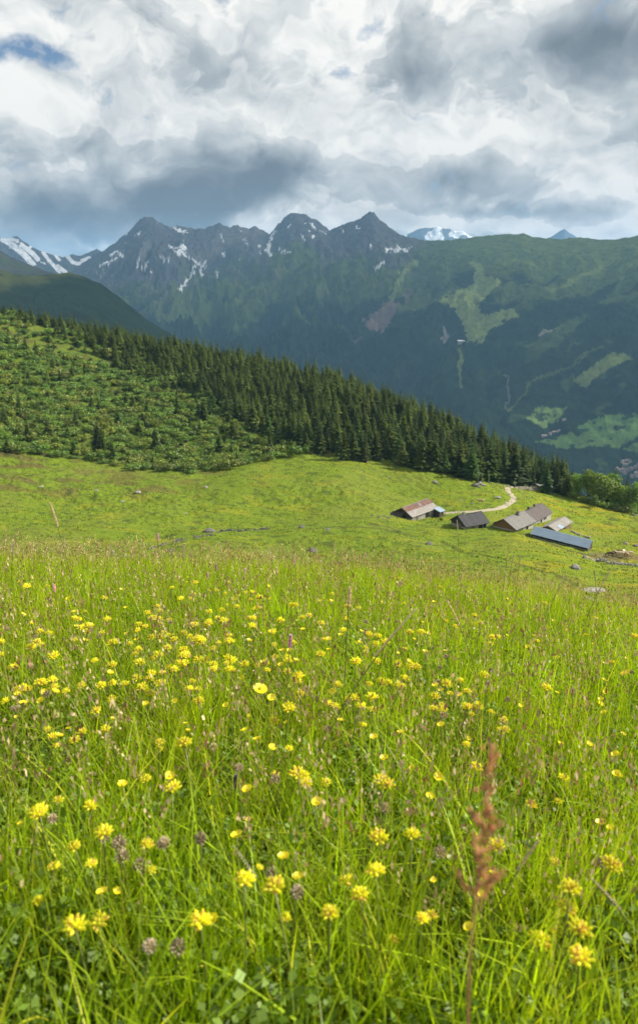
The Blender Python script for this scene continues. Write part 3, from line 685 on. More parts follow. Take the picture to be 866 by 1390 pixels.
def shrub_mesh(seed, W, H):
    r2 = random.Random(seed); lobes = []
    for i in range(7):
        a, d = r2.random()*6.28, r2.random()**.6*W*.34; rr = W*r2.uniform(.20, .32)
        lobes.append((math.cos(a)*d, math.sin(a)*d, H*r2.uniform(.38, .62), rr, H*.5/rr*.8))
    st = MB()
    for i in range(5):
        a = r2.random()*6.28; st.tube([(0, 0, -.3), (math.cos(a)*.3, math.sin(a)*.3, H*.3), (math.cos(a)*W*.25, math.sin(a)*W*.25, H*.7)], [.06, .05, .02], 4)
    return crown_mesh('foliage', lobes, 700, .21, M_ALDER, seed), st.mesh('stem', M_BARK)
SHR = [shrub_mesh(300+i, w, h) for i, (w, h) in enumerate(((4.6, 2.6), (5.4, 2.3), (3.8, 2.9), (5.0, 2.0)))]
def broad_mesh(seed, H, W):
    r2 = random.Random(seed); lobes = []
    for i in range(17):
        a, f = r2.random()*6.28, r2.random(); d = W*.38*math.sqrt(r2.random())*(1.15-.75*f)
        lobes.append((math.cos(a)*d, math.sin(a)*d, H*(.12 + .74*f), W*r2.uniform(.17, .28), r2.uniform(.75, 1.1)))
    st = MB(); st.tube([(0, 0, -.6), (.1, 0, H*.25), (0, .1, H*.55), (.05, 0, H*.85)], [.024*H, .018*H, .012*H, .03], 7)
    for i in range(6):
        a = i*1.05 + r2.random(); z0 = H*(.2+.08*i); st.tube([(0, 0, z0), (math.cos(a)*W*.2, math.sin(a)*W*.2, z0+H*.14), (math.cos(a)*W*.36, math.sin(a)*W*.36, z0+H*.2)], [.07, .05, .02], 5)
    return crown_mesh('crown', lobes, 2600, .27, M_BROAD, seed, .4), st.mesh('trunk', M_BARK)
BRO = [broad_mesh(400+i, 11.0, w) for i, w in enumerate((9.0, 7.6, 10.0))]

EDGE_U = [-250, -60, 20, 60, 100, 150, 210, 260, 300, 340, 380, 420, 470, 520, 570, 610, 660, 710, 760, 800, 850, 900, 1100]
EDGE_V = [360, 398, 425, 448, 470, 492, 520, 538, 562, 592, 608, 616, 624, 630, 636, 641, 652, 663, 670, 678, 690, 699, 745]     # lower margin of the closed wood, in ground rows
RIDGE_R = [(-300, 540), (0, 535), (216, 522), (433, 476), (600, 428), (700, 412), (866, 404), (1250, 404)]
def ground_uv(x, y): return proj(x, y, gz(x, y))
class Spread:
    """keeps plants apart: a plain hash grid"""
    def __init__(s, cell): s.c = cell; s.g = {}
    def ok(s, x, y, d):
        ix, iy = int(x//s.c), int(y//s.c); k = int(d//s.c) + 1
        for i in range(ix-k, ix+k+1):
            for j in range(iy-k, iy+k+1):
                for (a, b, e) in s.g.get((i, j), ()):
                    if (a-x)**2 + (b-y)**2 < (max(d, e)*.5 + min(d, e)*.5)**2: return False
        s.g.setdefault((ix, iy), []).append((x, y, d)); return True
def polar_samples(n, a0, a1, r0, r1, seed):
    r2 = np.random.default_rng(seed); a = r2.uniform(a0, a1, n); r = np.sqrt(r2.uniform(r0*r0, r1*r1, n)); return r*np.sin(a), r*np.cos(a), a, r
wood, loose, shrubs = [], [], []
sp = Spread(3.0)
x, y, a, r = polar_samples(16000, -R(28), R(28.5), 285, 560, 5); u, v = ground_uv(x, y)
rid = np.interp(u, *zip(*RIDGE_R)) + 26; ev = np.interp(u, EDGE_U, EDGE_V) + 7*fbm(x/18, y/18, 2, 91) + 5*fbm(x/50, y/50, 2, 92)
q = np.random.default_rng(6).random(len(x))
for i in range(len(x)):
    if r[i] > rid[i]: continue
    dv = v[i] - ev[i]
    beyond = r[i] > rid[i] - 45
    if dv < 0 or beyond:
        dens = 1.0
        if u[i] < 330: dens = np.clip(.22 + .8*np.clip((-dv)/30, 0, 1), 0, 1) if not beyond else (.55 if u[i] < 90 else .95)
        if q[i] > dens: continue
        h = np.interp(u[i], [-100, 0, 100, 220, 433, 600, 700, 866, 1000], [9, 10, 12, 14.0, 17.5, 19.0, 19.5, 16.5, 15])*(.42 + .64*random.random()**.75)*.93
        if u[i] > 775 and dv > -4: continue                 # broad-leaved trees stand here
        if sp.ok(x[i], y[i], 2.6 + .10*h): wood.append((x[i], y[i], h, u[i], v[i], r[i]))
    else:
        # scattered spruces and green alder on the open slope
        if u[i] < 400 and v[i] < 655:
            sparse = .020 if v[i] > 470 else .03
            if u[i] > 240: sparse = .075
            if v[i] > 600: sparse = .035
            lim = np.interp(u[i], [-250, 0, 100, 200, 260, 340, 400], [612, 612, 622, 636, 640, 632, 622]) + 4*perlin(x[i]/9, y[i]/9, 95)
            if v[i] > lim: continue
            if q[i] < sparse and sp.ok(x[i], y[i], 5.0): loose.append((x[i], y[i], random.uniform(4.5, 11.5)*(1.15 if v[i] > 560 else .9), u[i], v[i], r[i]))
ssp = Spread(2.0)
x, y, a, r = polar_samples(15000, -R(28), R(6), 283, 540, 15); u, v = ground_uv(x, y)
q = np.random.default_rng(16).random(len(x)); cl = fbm(x/16, y/16, 3, 97)
for i in range(len(x)):
    ev = np.interp(u[i], EDGE_U, EDGE_V); lim = np.interp(u[i], [-250, 0, 100, 200, 260, 340, 400, 430], [610, 613, 622, 640, 645, 632, 620, 612]) + 3*cl[i]
    if v[i] > lim or v[i] < ev - 22 or u[i] > 420: continue
    dens = .12 if v[i] < 470 else (np.clip(.55 + 1.6*cl[i], .1, 1) if v[i] < 500 else np.clip(.95 + 1.3*cl[i], .2, 1))
    if u[i] < 150 and v[i] < 490: dens = np.clip(.3 + 1.0*cl[i], .05, .8)
    if v[i] < ev: dens *= .4
    if u[i] > 330: dens *= .5
    if q[i] > dens: continue
    s = random.uniform(.55, 1.7)
    if ssp.ok(x[i], y[i], 2.6*s): shrubs.append((x[i], y[i], s, u[i], v[i], r[i]))
print('wood', len(wood), 'loose', len(loose), 'shrubs', len(shrubs))

def put_tree(kind, parts, x, y, s, label, cat, group, sxy=1.0, with_parts=True):
    root = empty(kind, (x, y, float(gz(x, y)) - .1), random.uniform(0, 6.28)); root.scale = (s*sxy, s*sxy, s)
    for nm, me in parts: link(nm, me, root)
    tag(root, label, cat, group); return root
def merged(name, items, meshes, kind_mats, zoff=-.1, parts_of=lambda m: m):
    """many plants no one could count, as one mesh"""
    Vs, Qs, Cs, base = [], [], [], 0; cache = {}
    for (x, y, s, k, rot, sxy) in items:
        if k not in cache:
            me = meshes[k]; n = len(me.vertices); co = np.empty(n*3, np.float32); me.vertices.foreach_get('co', co)
            me.calc_loop_triangles(); tr = np.empty(len(me.loop_triangles)*3, np.int32); me.loop_triangles.foreach_get('vertices', tr)
            c = np.empty(n*4, np.float32); me.color_attributes['Col'].data.foreach_get('color', c)
            cache[k] = (co.reshape(-1, 3), tr.reshape(-1, 3), c.reshape(-1, 4)[:, :3])
        co, tr, c = cache[k]; ca, sa = math.cos(rot), math.sin(rot)
        V = np.stack([(co[:, 0]*ca - co[:, 1]*sa)*s*sxy + x, (co[:, 0]*sa + co[:, 1]*ca)*s*sxy + y, co[:, 2]*s + float(gz(x, y)) + zoff], 1)
        Vs.append(V); Qs.append(tr + base); Cs.append(c*random.uniform(.68, 1.32)); base += len(V)
    return tag(link(name, np_mesh(name, np.concatenate(Vs), np.concatenate(Qs), kind_mats, np.concatenate(Cs))), kind='stuff')
def spruce_parts(k): return [('crown', SPR[k][0]), ('trunk', SPR[k][1])]
# the 300 that show largest: the loose ones, then the wood's near margin
loose.sort(key=lambda t: -t[2]/t[5]); nl = min(len(loose), 80)
wood.sort(key=lambda t: t[5] - np.interp(t[3], EDGE_U, [500]*10 + [330]*(len(EDGE_U)-10))*.0 - t[2]*3)
cand = sorted(wood, key=lambda t: -(t[2]/t[5])*(1.6 if t[4] > np.interp(t[3], EDGE_U, EDGE_V) - 14 else 1.0))
ind_wood = [t for t in cand if -40 < t[3] < 905][:300-nl-4]; rest_wood = [t for t in wood if t not in set(ind_wood)] if len(wood) < 5000 else []
for i, (x, y, h, u, v, r) in enumerate(loose[:nl]):
    if u < 130: lb, g = 'small dark spruce scattered among green shrubs on the far left slope', 'spruces among the shrubs at far left'
    elif v > 570: lb, g = 'dark spruce rising from green shrubs low on the slope near the pasture edge', 'spruces low on the shrubby slope'
    else: lb, g = 'dark spruce standing alone in green shrubs halfway up the slope', 'spruces halfway up the shrubby slope'
    put_tree('spruce_tree', spruce_parts(i % 5), x, y, h/18, lb, 'spruce', g, random.uniform(1.2, 1.7))
for i, (x, y, h, u, v, r) in enumerate(ind_wood):
    e = v > np.interp(u, EDGE_U, EDGE_V) - 9
    if u > 690: lb, g = ('tall dark spruce in the front row of the wood above the farm track', 'spruces at the wood margin above the track') if e else ('tall dark spruce deep in the wood behind the farmhouses', 'spruces in the wood behind the farmhouses')
    elif u > 470: lb, g = ('tall dark spruce in the front row of the wood above the rusty roofed barn', 'spruces at the wood margin above the barn') if e else ('tall dark spruce inside the dense wood in the middle of the ridge', 'spruces inside the wood in the middle')
    else: lb, g = ('dark spruce on the near margin of the wood where the shrubs begin', 'spruces where shrubs meet the wood') if e else ('dark spruce in the left part of the wood along the ridge', 'spruces in the left part of the wood')
    put_tree('spruce_tree', spruce_parts(i % 5), x, y, h/18, lb, 'spruce', g, random.uniform(1.2, 1.9))
rest = [(x, y, h/18, random.randrange(5), random.uniform(0, 6.28), random.uniform(1.2, 1.9)) for (x, y, h, u, v, r) in rest_wood + loose[nl:]]
merged('spruce_forest', rest, [m[0] for m in SPR], M_SPRUCE)
shrubs.sort(key=lambda t: -t[2]/t[5]*(1 if -5 < t[3] < 870 else .1))
for i, (x, y, s, u, v, r) in enumerate(shrubs[:296]):
    if v > 590: lb, g = 'rounded green alder shrub along the lower margin of the thicket above the pasture', 'shrubs along the lower margin'
    elif u < 110: lb, g = 'rounded green alder shrub in the thicket on the far left slope', 'shrubs on the far left slope'
    elif v > 545: lb, g = 'rounded green alder shrub in the dense thicket low on the slope', 'shrubs low in the thicket'
    else: lb, g = 'rounded green alder shrub in the thicket high on the slope below the spruces', 'shrubs high in the thicket'
    put_tree('alder_shrub', [('foliage', SHR[i % 4][0]), ('stem', SHR[i % 4][1])], x, y, s, lb, 'shrub', g)
merged('shrub_thicket', [(x, y, s, random.randrange(4), random.uniform(0, 6.28), 1.0) for (x, y, s, u, v, r) in shrubs[296:]], [m[0] for m in SHR], M_ALDER)
# broad-leaved trees at the right end of the wood, and a few pale ones along it
bl = [(782,676,0.96,0,'bright green leafy tree where the spruce wood gives way on the right'),(797,679,1.21,1,'bushy light green tree, second from the left of the leafy group right of the wood'),(812,683,1.47,2,'largest bright green leafy tree in the group right of the spruce wood'),(827,684,1.24,0,'rounded light green tree in the middle of the leafy group at right'),(838,690,0.96,1,'low bushy green tree in front of the leafy group at right'),(850,691,1.08,2,'light green leafy tree near the right border of the photo'),(864,694,1.12,0,'bright green leafy tree cut by the right border of the photo'),(806,690,0.53,1,'small green bush at the foot of the leafy trees at right'),(772,672,0.56,2,'small green bush at the foot of the last tall spruces'),
      (626,643,.48,1,'slender pale green young tree alone in front of the wood above the barn'),(536,594,.7,0,'yellow green leafy tree standing out among the dark spruces mid ridge'),(322,588,.55,2,'light green leafy tree beside a spruce at the top of the shrubby slope')]
for (u, v, s, k, lb) in bl:
    p = hit(u, v, 0, 60, 900, True)
    put_tree('leafy_tree', [('crown', BRO[k][0]), ('trunk', BRO[k][1])], p[0], p[1], s, lb, 'tree', 'leafy trees by the wood', .55 if (u, v) == (626, 643) else 1.0)
for (u, v, h, k, lb) in [(661,655,6.2,0,'tallest of the young spruces beside the pale boulder pile above the track'),(652,654,4.6,1,'dark young spruce between the boulder pile and its taller neighbour'),(647,655,3.6,2,'short young spruce at the left of the boulder pile above the track')]:
    p = hit(u, v, 0, 60, 900, True); put_tree('spruce_tree', spruce_parts(k), p[0], p[1], h/18, lb, 'spruce', 'young spruces by the boulder pile', 1.25)
for (u, v, s, lb) in [(598,707,.42,'small dark bush against the gable of the dark slate barn'),(651,703,.40,'round dark bush at the far end of the dark slate barn roof'),(735,720,.35,'small bush between the two stone farmhouses and the blue shed')]:
    p = hit(u, v, 0, 60, 900, True); put_tree('alder_shrub', [('foliage', SHR[2][0]), ('stem', SHR[2][1])], p[0], p[1], s, lb, 'shrub', 'bushes by the farm buildings')

for i, (u, v, s) in enumerate([(768,672,1.0),(779,677,1.25),(790,681,1.1),(801,684,1.35),(812,687,1.2),(822,689,1.4),(832,691,1.15),(843,694,1.4),(853,696,1.2),(862,699,1.3)]):
    p = hit(u, v, 0, 60, 900, True); put_tree('alder_shrub', [('foliage', SHR[i % 4][0]), ('stem', SHR[i % 4][1])], p[0], p[1], s, 'green bush in the continuous row at the foot of the leafy trees on the right', 'shrub', 'bushes under the leafy trees')
# ------------------------------------------------------------------ the alp's buildings
M_STONE = surf('field_stone', (.30, .28, .25), .95, .35, 1.6, .8, stops=[(.3, (.16, .15, .14)), (.5, (.33, .31, .28)), (.7, (.46, .43, .39))])
M_PLASTER = surf('old_render', (.36, .34, .31), .95, .15, 1.5, .3)
M_BOARD = surf('weathered_boards', (.17, .125, .09), .9, .35, 1.0, .4, stretch=(6, 6, .4))
M_ORANGE = surf('larch_boards', (.22, .12, .06), .85, .3, 1.0, .3, stretch=(6, 6, .5))
M_DARKWOOD = surf('dark_wood', (.055, .045, .04), .95, .3, 1.0, .3, stretch=(6, 6, .5))
M_RUST = surf('rusty_sheet', (.28, .10, .055), .75, .4, .8, .2, stops=[(.3, (.09, .045, .034)), (.55, (.145, .072, .05)), (.8, (.20, .135, .105))])
M_TIN = surf('grey_sheet', (.42, .39, .34), .6, .22, .9, .2, stops=[(.25, (.15, .135, .115)), (.5, (.225, .205, .18)), (.8, (.30, .28, .25))])
M_BLUETIN = surf('blue_grey_sheet', (.105, .15, .20), .45, .18, .6, .1, spec=.5)
M_PALEBLUE = surf('pale_blue_sheet', (.24, .31, .38), .5, .1, .8, .1, spec=.5)
M_SLATE = surf('dark_slate', (.050, .048, .052), .75, .3, 1.6, .5)
M_BROWNSLATE = surf('brown_slate', (.105, .085, .078), .8, .3, 1.6, .5)
M_LAUZE = surf('pale_stone_slabs', (.20, .19, .175), .9, .28, 1.5, .6)
M_SHADE = surf('painted_opening_shade', (.012, .011, .010), 1, .2, 1)  # near-black paint standing in for shade inside doorways and the cowshed
M_GLASS = surf('window_glass', (.03, .04, .05), .15, .1, 2, spec=.6)
M_ROCK = surf('pale_rock', (.36, .34, .31), .95, .3, 1.2, .9, stops=[(.3, (.20, .19, .18)), (.55, (.38, .36, .33)), (.75, (.52, .50, .46))], objrand=.2)
M_DARKROCK = surf('lichen_rock', (.16, .15, .14), .95, .35, 1.5, .9, objrand=.2)

def gable_house(name, foot, yaw, L, W, wall_h, rise, label, roof_mat, wall_mat, gable_mat, over=.7, roof_patch=None, chimneys=(), drop=2.2, doors=(), windows=(), gable_door=None, cat='barn', roof_label=None, hip=0.0, ridge_off=0.0):
    """ridge along local x; `foot` is the middle of the near long wall's foot; walls go down into the slope"""
    wall_h *= .86; rise *= .92; root = empty(name, foot, yaw); w = MB(); D = W; t = .22
    ry = D*.5 + ridge_off; z0 = -drop
    # stone box with pointed gable ends
    for (x0, x1) in ((-L/2, -L/2+t), (L/2-t, L/2)): w.box(x0, x1, 0, D, z0, wall_h)
    w.box(-L/2+t, L/2-t, 0, t, z0, wall_h); w.box(-L/2+t, L/2-t, D-t, D, z0, wall_h)
    w.build('wall', wall_mat, root)
    for sx in (-1, 1):
        g = MB(); xa, xb = (sx*L/2 - (.18 if sx > 0 else -.02)), (sx*L/2 - (-.02 if sx > 0 else -.18)) 
        xa, xb = (L/2-.2, L/2+.015) if sx > 0 else (-L/2-.015, -L/2+.2)
        zb = wall_h*.55 if gable_mat is not wall_mat else wall_h - .02
        g.add([(xa, -.012, zb), (xa, D+.012, zb), (xa, D+.012, wall_h), (xa, ry, wall_h+rise-.06), (xa, -.012, wall_h), (xb, -.012, zb), (xb, D+.012, zb), (xb, D+.012, wall_h), (xb, ry, wall_h+rise-.06), (xb, -.012, wall_h)],
              [(0, 4, 3, 2, 1), (5, 6, 7, 8, 9), (0, 1, 6, 5), (1, 2, 7, 6), (2, 3, 8, 7), (3, 4, 9, 8), (4, 0, 5, 9)])
        g.build('gable', gable_mat, root)
    # two roof slabs with thickness and a slight sag
    th = .14; lx = L/2 + over
    def slab(mb, ye, sgn, xa, xb, f0=0.0, f1=1.0, lift=0.0, thick=th, n=10):
        """f: 0 ridge .. 1 eave"""
        ze = wall_h - over*rise/(D*.5)*.9; vs, fs = [], []
        for i in range(n+1):
            xx = xa + (xb-xa)*i/n; sag = -.10*math.sin(math.pi*(xx+lx)/(2*lx))*(1 + .3*math.sin(i*2.3))
            for f in (f0, f1):
                yy = ry + (ye-ry)*f; zz = wall_h+rise + (ze-wall_h-rise)*f + sag + lift + .02*math.sin(i*1.9+f*4)
                vs += [(xx, yy, zz), (xx, yy, zz+thick)]
        for i in range(n):
            a, b = 4*i, 4*(i+1)
            fs += [(a+1, b+1, b+3, a+3), (a, a+2, b+2, b), (a+2, a+3, b+3, b+2), (a, b, b+1, a+1)]
        fs += [(0, 1, 3, 2), (4*n, 4*n+2, 4*n+3, 4*n+1)]
        if sgn < 0: fs = [f[::-1] for f in fs]
        mb.add(vs, fs)
    r = MB(); slab(r, -over, 1, -lx, lx); slab(r, D+over, -1, -lx, lx)
    # ridge capping
    r.box(-lx, lx, ry-.16, ry+.16, wall_h+rise+th-.10, wall_h+rise+th+.015)
    roof = r.build('roof', roof_mat, root)
    if roof_label: roof['label'] = roof_label
    if roof_patch:
        for (pm, xa, xb, f0, f1, nm) in roof_patch:
            p = MB(); slab(p, -over, 1, xa, xb, f0, f1, .1445, .025); p.build(nm, pm, roof)
    for (cx, cyf, ch, cm) in chimneys:
        c = MB(); yy = ry + cyf; zc = wall_h+rise - abs(cyf)*rise/(D*.5); c.box(cx-.38, cx+.38, yy-.38, yy+.38, zc-.5, zc+ch); c.box(cx-.46, cx+.46, yy-.46, yy+.46, zc+ch, zc+ch+.10); c.box(cx-.28, cx+.28, yy-.28, yy+.28, zc+ch+.10, zc+ch+.3)
        c.build('chimney', cm, roof)
    for (dx, dw, dh, dm) in doors:
        d = MB(); d.box(dx-dw/2, dx+dw/2, -.06, .02, -.25, dh); dd = d.build('door', dm, root)
        fr = MB(); fr.box(dx-dw/2-.12, dx-dw/2, -.09, .02, -.25, dh+.12); fr.box(dx+dw/2, dx+dw/2+.12, -.09, .02, -.25, dh+.12); fr.box(dx-dw/2, dx+dw/2, -.09, .02, dh, dh+.12); fr.build('frame', M_DARKWOOD, dd)
    for (wx, wz, ww, wh) in windows:
        d = MB(); d.box(wx-ww/2, wx+ww/2, -.05, .02, wz, wz+wh); dd = d.build('window', M_GLASS, root)
        fr = MB()
        for (a, b, c, e) in ((wx-ww/2-.1, wx-ww/2, wz-.1, wz+wh+.1), (wx+ww/2, wx+ww/2+.1, wz-.1, wz+wh+.1), (wx-ww/2, wx+ww/2, wz+wh, wz+wh+.1), (wx-ww/2, wx+ww/2, wz-.1, wz), (wx-.04, wx+.04, wz, wz+wh)): fr.box(a, b, -.10, .02, c, e)
        fr.build('frame', M_BOARD, dd)
    if gable_door:
        gx_, gw, gh, gm = gable_door; d = MB(); d.box(-L/2-.05, -L/2+.02, gx_-gw/2, gx_+gw/2, -.3, gh); d.build('door', gm, root)
    tag(root, label, cat); return root
def foot(u, v): 
    p = hit(u, v, 0, 60, 900, True); return p
def pair(a, b):
    """foot point and yaw of a long wall seen from pixel a to pixel b"""
    A, B = foot(*a), foot(*b); d = B-A; return (A+B)/2, math.atan2(d[1], d[0]), math.hypot(d[0], d[1])
# rusty barn: long near wall from its front corner to the right
c, yw, L = pair((559, 706.5), (592, 699)); print('barn1', c, math.degrees(yw), L)
B1 = gable_house('stone_barn', c, yw, L, 8.0, 2.5, 2.5, 'stone barn with rusty red and grey patched tin roof, leftmost of the farm buildings', M_TIN, M_STONE, M_DARKWOOD, .55,
    roof_patch=[(M_RUST, -L/2-.5, L/2+.5, -.0, .46, 'rust_panel'), (M_PALEBLUE, L*.06, L*.11, .12, .40, 'pale_panel')], doors=[(L*.12, 2.2, 1.9, M_SHADE), (-L*.3, .9, 1.7, M_BOARD)], gable_door=(3.6, 2.0, 1.9, M_SHADE))
p = MB(); p.add([(L/2-2.6, -3.2, 1.35), (L/2+.9, -3.2, 1.35), (L/2+.9, -.4, 2.25), (L/2-2.6, -.4, 2.25), (L/2-2.6, -3.2, 1.43), (L/2+.9, -3.2, 1.43), (L/2+.9, -.4, 2.33), (L/2-2.6, -.4, 2.33)], [(0,3,2,1),(4,5,6,7),(0,1,5,4),(1,2,6,5),(2,3,7,6),(3,0,4,7)])
pr = p.build('porch_roof', M_PALEBLUE, B1)
p = MB()
for px_ in (L/2-2.4, L/2+.7): p.box(px_-.09, px_+.09, -3.1, -2.92, -1.5, 1.36)
p.build('post', M_BOARD, pr)
p = MB(); p.box(L/2-2.2, L/2+.5, -2.6, -.2, -1.6, 1.3); p.build('porch_wall', M_DARKWOOD, B1)
lean = MB(); lean.add([(-L/2-3.4, 3.2, -1.5), (-L/2-.1, 3.2, -1.5), (-L/2-.1, 7.8, -1.5), (-L/2-3.4, 7.8, -1.5), (-L/2-3.4, 3.2, 1.0), (-L/2-.1, 3.2, 2.7), (-L/2-.1, 7.8, 2.7), (-L/2-3.4, 7.8, 1.0)], [(0,3,2,1),(4,5,6,7),(0,1,5,4),(1,2,6,5),(2,3,7,6),(3,0,4,7)])
lean.build('side_shed', M_DARKWOOD, B1)
c, yw, L = pair((632, 718.5), (661, 716)); print('barn2', math.degrees(yw), L)
gable_house('stone_barn', c, yw, max(L, 8.5), 7.6, 1.9, 2.7, 'low stone barn with very dark slate roof and dark gable, second building from the left', M_SLATE, M_STONE, M_DARKWOOD, .6, chimneys=[(-2.4, .2, .7, M_STONE)], doors=[(1.6, 1.4, 1.5, M_SHADE), (-1.6, .9, 1.4, M_BOARD), (3.4, 1.0, 1.5, M_SHADE)], gable_door=(3.0, 1.4, 1.6, M_BOARD))
c, yw, L = pair((699, 722), (723, 717)); print('house3', math.degrees(yw), L); L3 = max(L, 7.2); Y3 = yw
gable_house('farmhouse', c, yw, L3, 8.2, 2.3, 2.6, 'farmhouse with pale stone slab roof and orange wooden gable above a stone base', M_LAUZE, M_PLASTER, M_ORANGE, .8, chimneys=[(1.6, -.5, 1.0, M_DARKROCK)], doors=[(1.8, 1.1, 1.7, M_SHADE)], windows=[(-1.6, .5, .8, .8)], cat='farmhouse')
c4, yw4, L4 = pair((724, 712.5), (747, 705.5)); print('house4', math.degrees(yw4), L4)
gable_house('farmhouse', c4, yw4, max(L4, 8.5), 8.0, 2.4, 2.7, 'farmhouse with brown slate roof and grey walls joined behind the pale roofed one', M_BROWNSLATE, M_PLASTER, M_PLASTER, .5, chimneys=[(-2.6, .3, .9, M_DARKROCK), (2.2, .2, .8, M_DARKROCK)], doors=[(-1.2, 1.0, 1.7, M_SHADE)], windows=[(1.4, .6, .8, .8), (2.9, .6, .8, .8)], cat='farmhouse')
c, yw, L = pair((754, 721.5), (774, 717)); print('shed5', math.degrees(yw), L)
gable_house('small_shed', c, yw, max(L, 6.0), 5.2, 1.6, 1.25, 'small shed with pale grey roof and reddish brown boarded side behind the long blue shed', M_TIN, M_BOARD, M_BOARD, .5, roof_patch=[(M_PALEBLUE, -3.2, -.5, .45, 1.0, 'pale_panel')], doors=[(.8, 1.2, 1.3, M_SHADE)], cat='shed')
# the long blue cow shed: low two-sided roof, painted shade behind posts under the near eave
A, Bq = foot(722, 729.5), foot(796, 748.5); d = Bq-A; yw, L = math.atan2(d[1], d[0]), math.hypot(d[0], d[1]); print('long', math.degrees(yw), L)
def long_shed():
    W, hw, rise = 6.4, 1.25, 1.15; root = empty('long_cowshed', tuple((A+Bq)/2), yw)
    tilt = math.atan2(Bq[2]-A[2], L)
    def zt(xx): return math.tan(tilt)*xx
    def prism(mb, x0, x1, y0, y1, za, zb, zc, zd, t):
        """slab between two edges: heights at (x0,y0) (x1,y0) (x1,y1) (x0,y1)"""
        mb.add([(x0,y0,za),(x1,y0,zb),(x1,y1,zc),(x0,y1,zd),(x0,y0,za+t),(x1,y0,zb+t),(x1,y1,zc+t),(x0,y1,zd+t)], [(0,3,2,1),(4,5,6,7),(0,1,5,4),(1,2,6,5),(2,3,7,6),(3,0,4,7)])
    r = MB(); n = 9
    for i in range(n):
        x0 = -L/2-.6 + (L+1.2)*i/n; x1 = -L/2-.6 + (L+1.2)*(i+1)/n - .02; e = .012*math.sin(i*2.1)
        prism(r, x0, x1, -.8, W*.62, zt(x0)+hw+e, zt(x1)+hw+e, zt(x1)+hw+rise+e, zt(x0)+hw+rise+e, .07)
        prism(r, x0, x1, W*.62+.01, W+.5, zt(x0)+hw+rise+e, zt(x1)+hw+rise+e, zt(x1)+hw+.35+e, zt(x0)+hw+.35+e, .07)
    r.build('roof', M_BLUETIN, root)
    w = MB(); prism(w, -L/2, L/2, W-.3, W, zt(-L/2)-2, zt(L/2)-2, zt(L/2)-2, zt(-L/2)-2, 2+hw+.25); w.build('wall', M_STONE, root)
    f = MB(); prism(f, -L/2, L/2, 0, .25, zt(-L/2)-2, zt(L/2)-2, zt(L/2)-2, zt(-L/2)-2, 2.45); f.build('low_wall', M_STONE, root)
    k = MB(); prism(k, -L/2, L/2, .6, .7, zt(-L/2)-2, zt(L/2)-2, zt(L/2)-2, zt(-L/2)-2, 2+hw); k.build('inside_shade_panel', M_SHADE, root)  # dark sheet behind the posts, coloured as the shade under the roof
    for i in range(9):
        xx = -L/2+.15 + (L-.3)*i/8; q = MB(); q.box(xx-.09, xx+.09, .0, .2, zt(xx)+.45, zt(xx)+hw+.12); q.build('post', M_BOARD, root)
    for sx in (-1, 1):
        g = MB(); xa = sx*L/2-.12; z = zt(sx*L/2)
        g.add([(xa,0,z-2),(xa,W,z-2),(xa,W,z+hw+.3),(xa,W*.62,z+hw+rise-.02),(xa,0,z+hw+.1),(xa+.24,0,z-2),(xa+.24,W,z-2),(xa+.24,W,z+hw+.3),(xa+.24,W*.62,z+hw+rise-.02),(xa+.24,0,z+hw+.1)], [(0,4,3,2,1),(5,6,7,8,9),(0,1,6,5),(1,2,7,6),(2,3,8,7),(3,4,9,8),(4,0,5,9)])
        g.build('gable', M_DARKWOOD, root)
    d_ = MB(); z = zt(L/2); d_.box(L/2+.125, L/2+.16, 1.6, 3.4, z-.3, z+1.3); d_.build('door', M_BOARD, root)
    tag(root, 'long low cowshed with blue grey metal roof, lowest of the farm buildings', 'shed')
long_shed()
# a flat grey lean-to at the end of the track and the pile of stones and planks
p = foot(738, 664); b = MB(); b.box(-2.4, 2.4, -1.6, 1.6, -1, 1.5); r_ = empty('small_shed', tuple(p), .2); b.build('wall', M_BOARD, r_)
b = MB(); b.add([(-2.8,-2,1.45),(2.8,-2,1.45),(2.8,2,1.9),(-2.8,2,1.9),(-2.8,-2,1.58),(2.8,-2,1.58),(2.8,2,2.03),(-2.8,2,2.03)], [(0,3,2,1),(4,5,6,7),(0,1,5,4),(1,2,6,5),(2,3,7,6),(3,0,4,7)]); b.build('roof', M_TIN, r_)
tag(r_, 'tiny grey roofed hut against the dark wood at the upper end of the track', 'hut')

# ------------------------------------------------------------------ rocks and walls
def rock_mesh(name, seed, mat, sx=1, sy=1, sz=.7, sub=3):
    bm = bmesh.new(); bmesh.ops.create_icosphere(bm, subdivisions=sub, radius=1); r2 = random.Random(seed)
    pl = [(Vector((r2.gauss(0, 1), r2.gauss(0, 1), r2.gauss(0, .8))).normalized(), r2.uniform(.55, .9)) for _ in range(9)]
    for v in bm.verts:
        c = v.co.copy()
        for n, d in pl:
            k = c.dot(n)
            if k > d: c -= n*(k-d)*.85
        c *= 1 + .07*float(perlin(c.x*2.3+seed, c.y*2.3+c.z*1.7, seed)); v.co = Vector((c.x*sx, c.y*sy, c.z*sz))
    me = bpy.data.meshes.new(name); bm.to_mesh(me); bm.free(); me.materials.append(mat); return me
ROCKS = [rock_mesh('rock', 20+i, M_ROCK, 1, .8, .62) for i in range(4)]; DARKS = [rock_mesh('rock', 40+i, M_DARKROCK, 1, .8, .6) for i in range(3)]
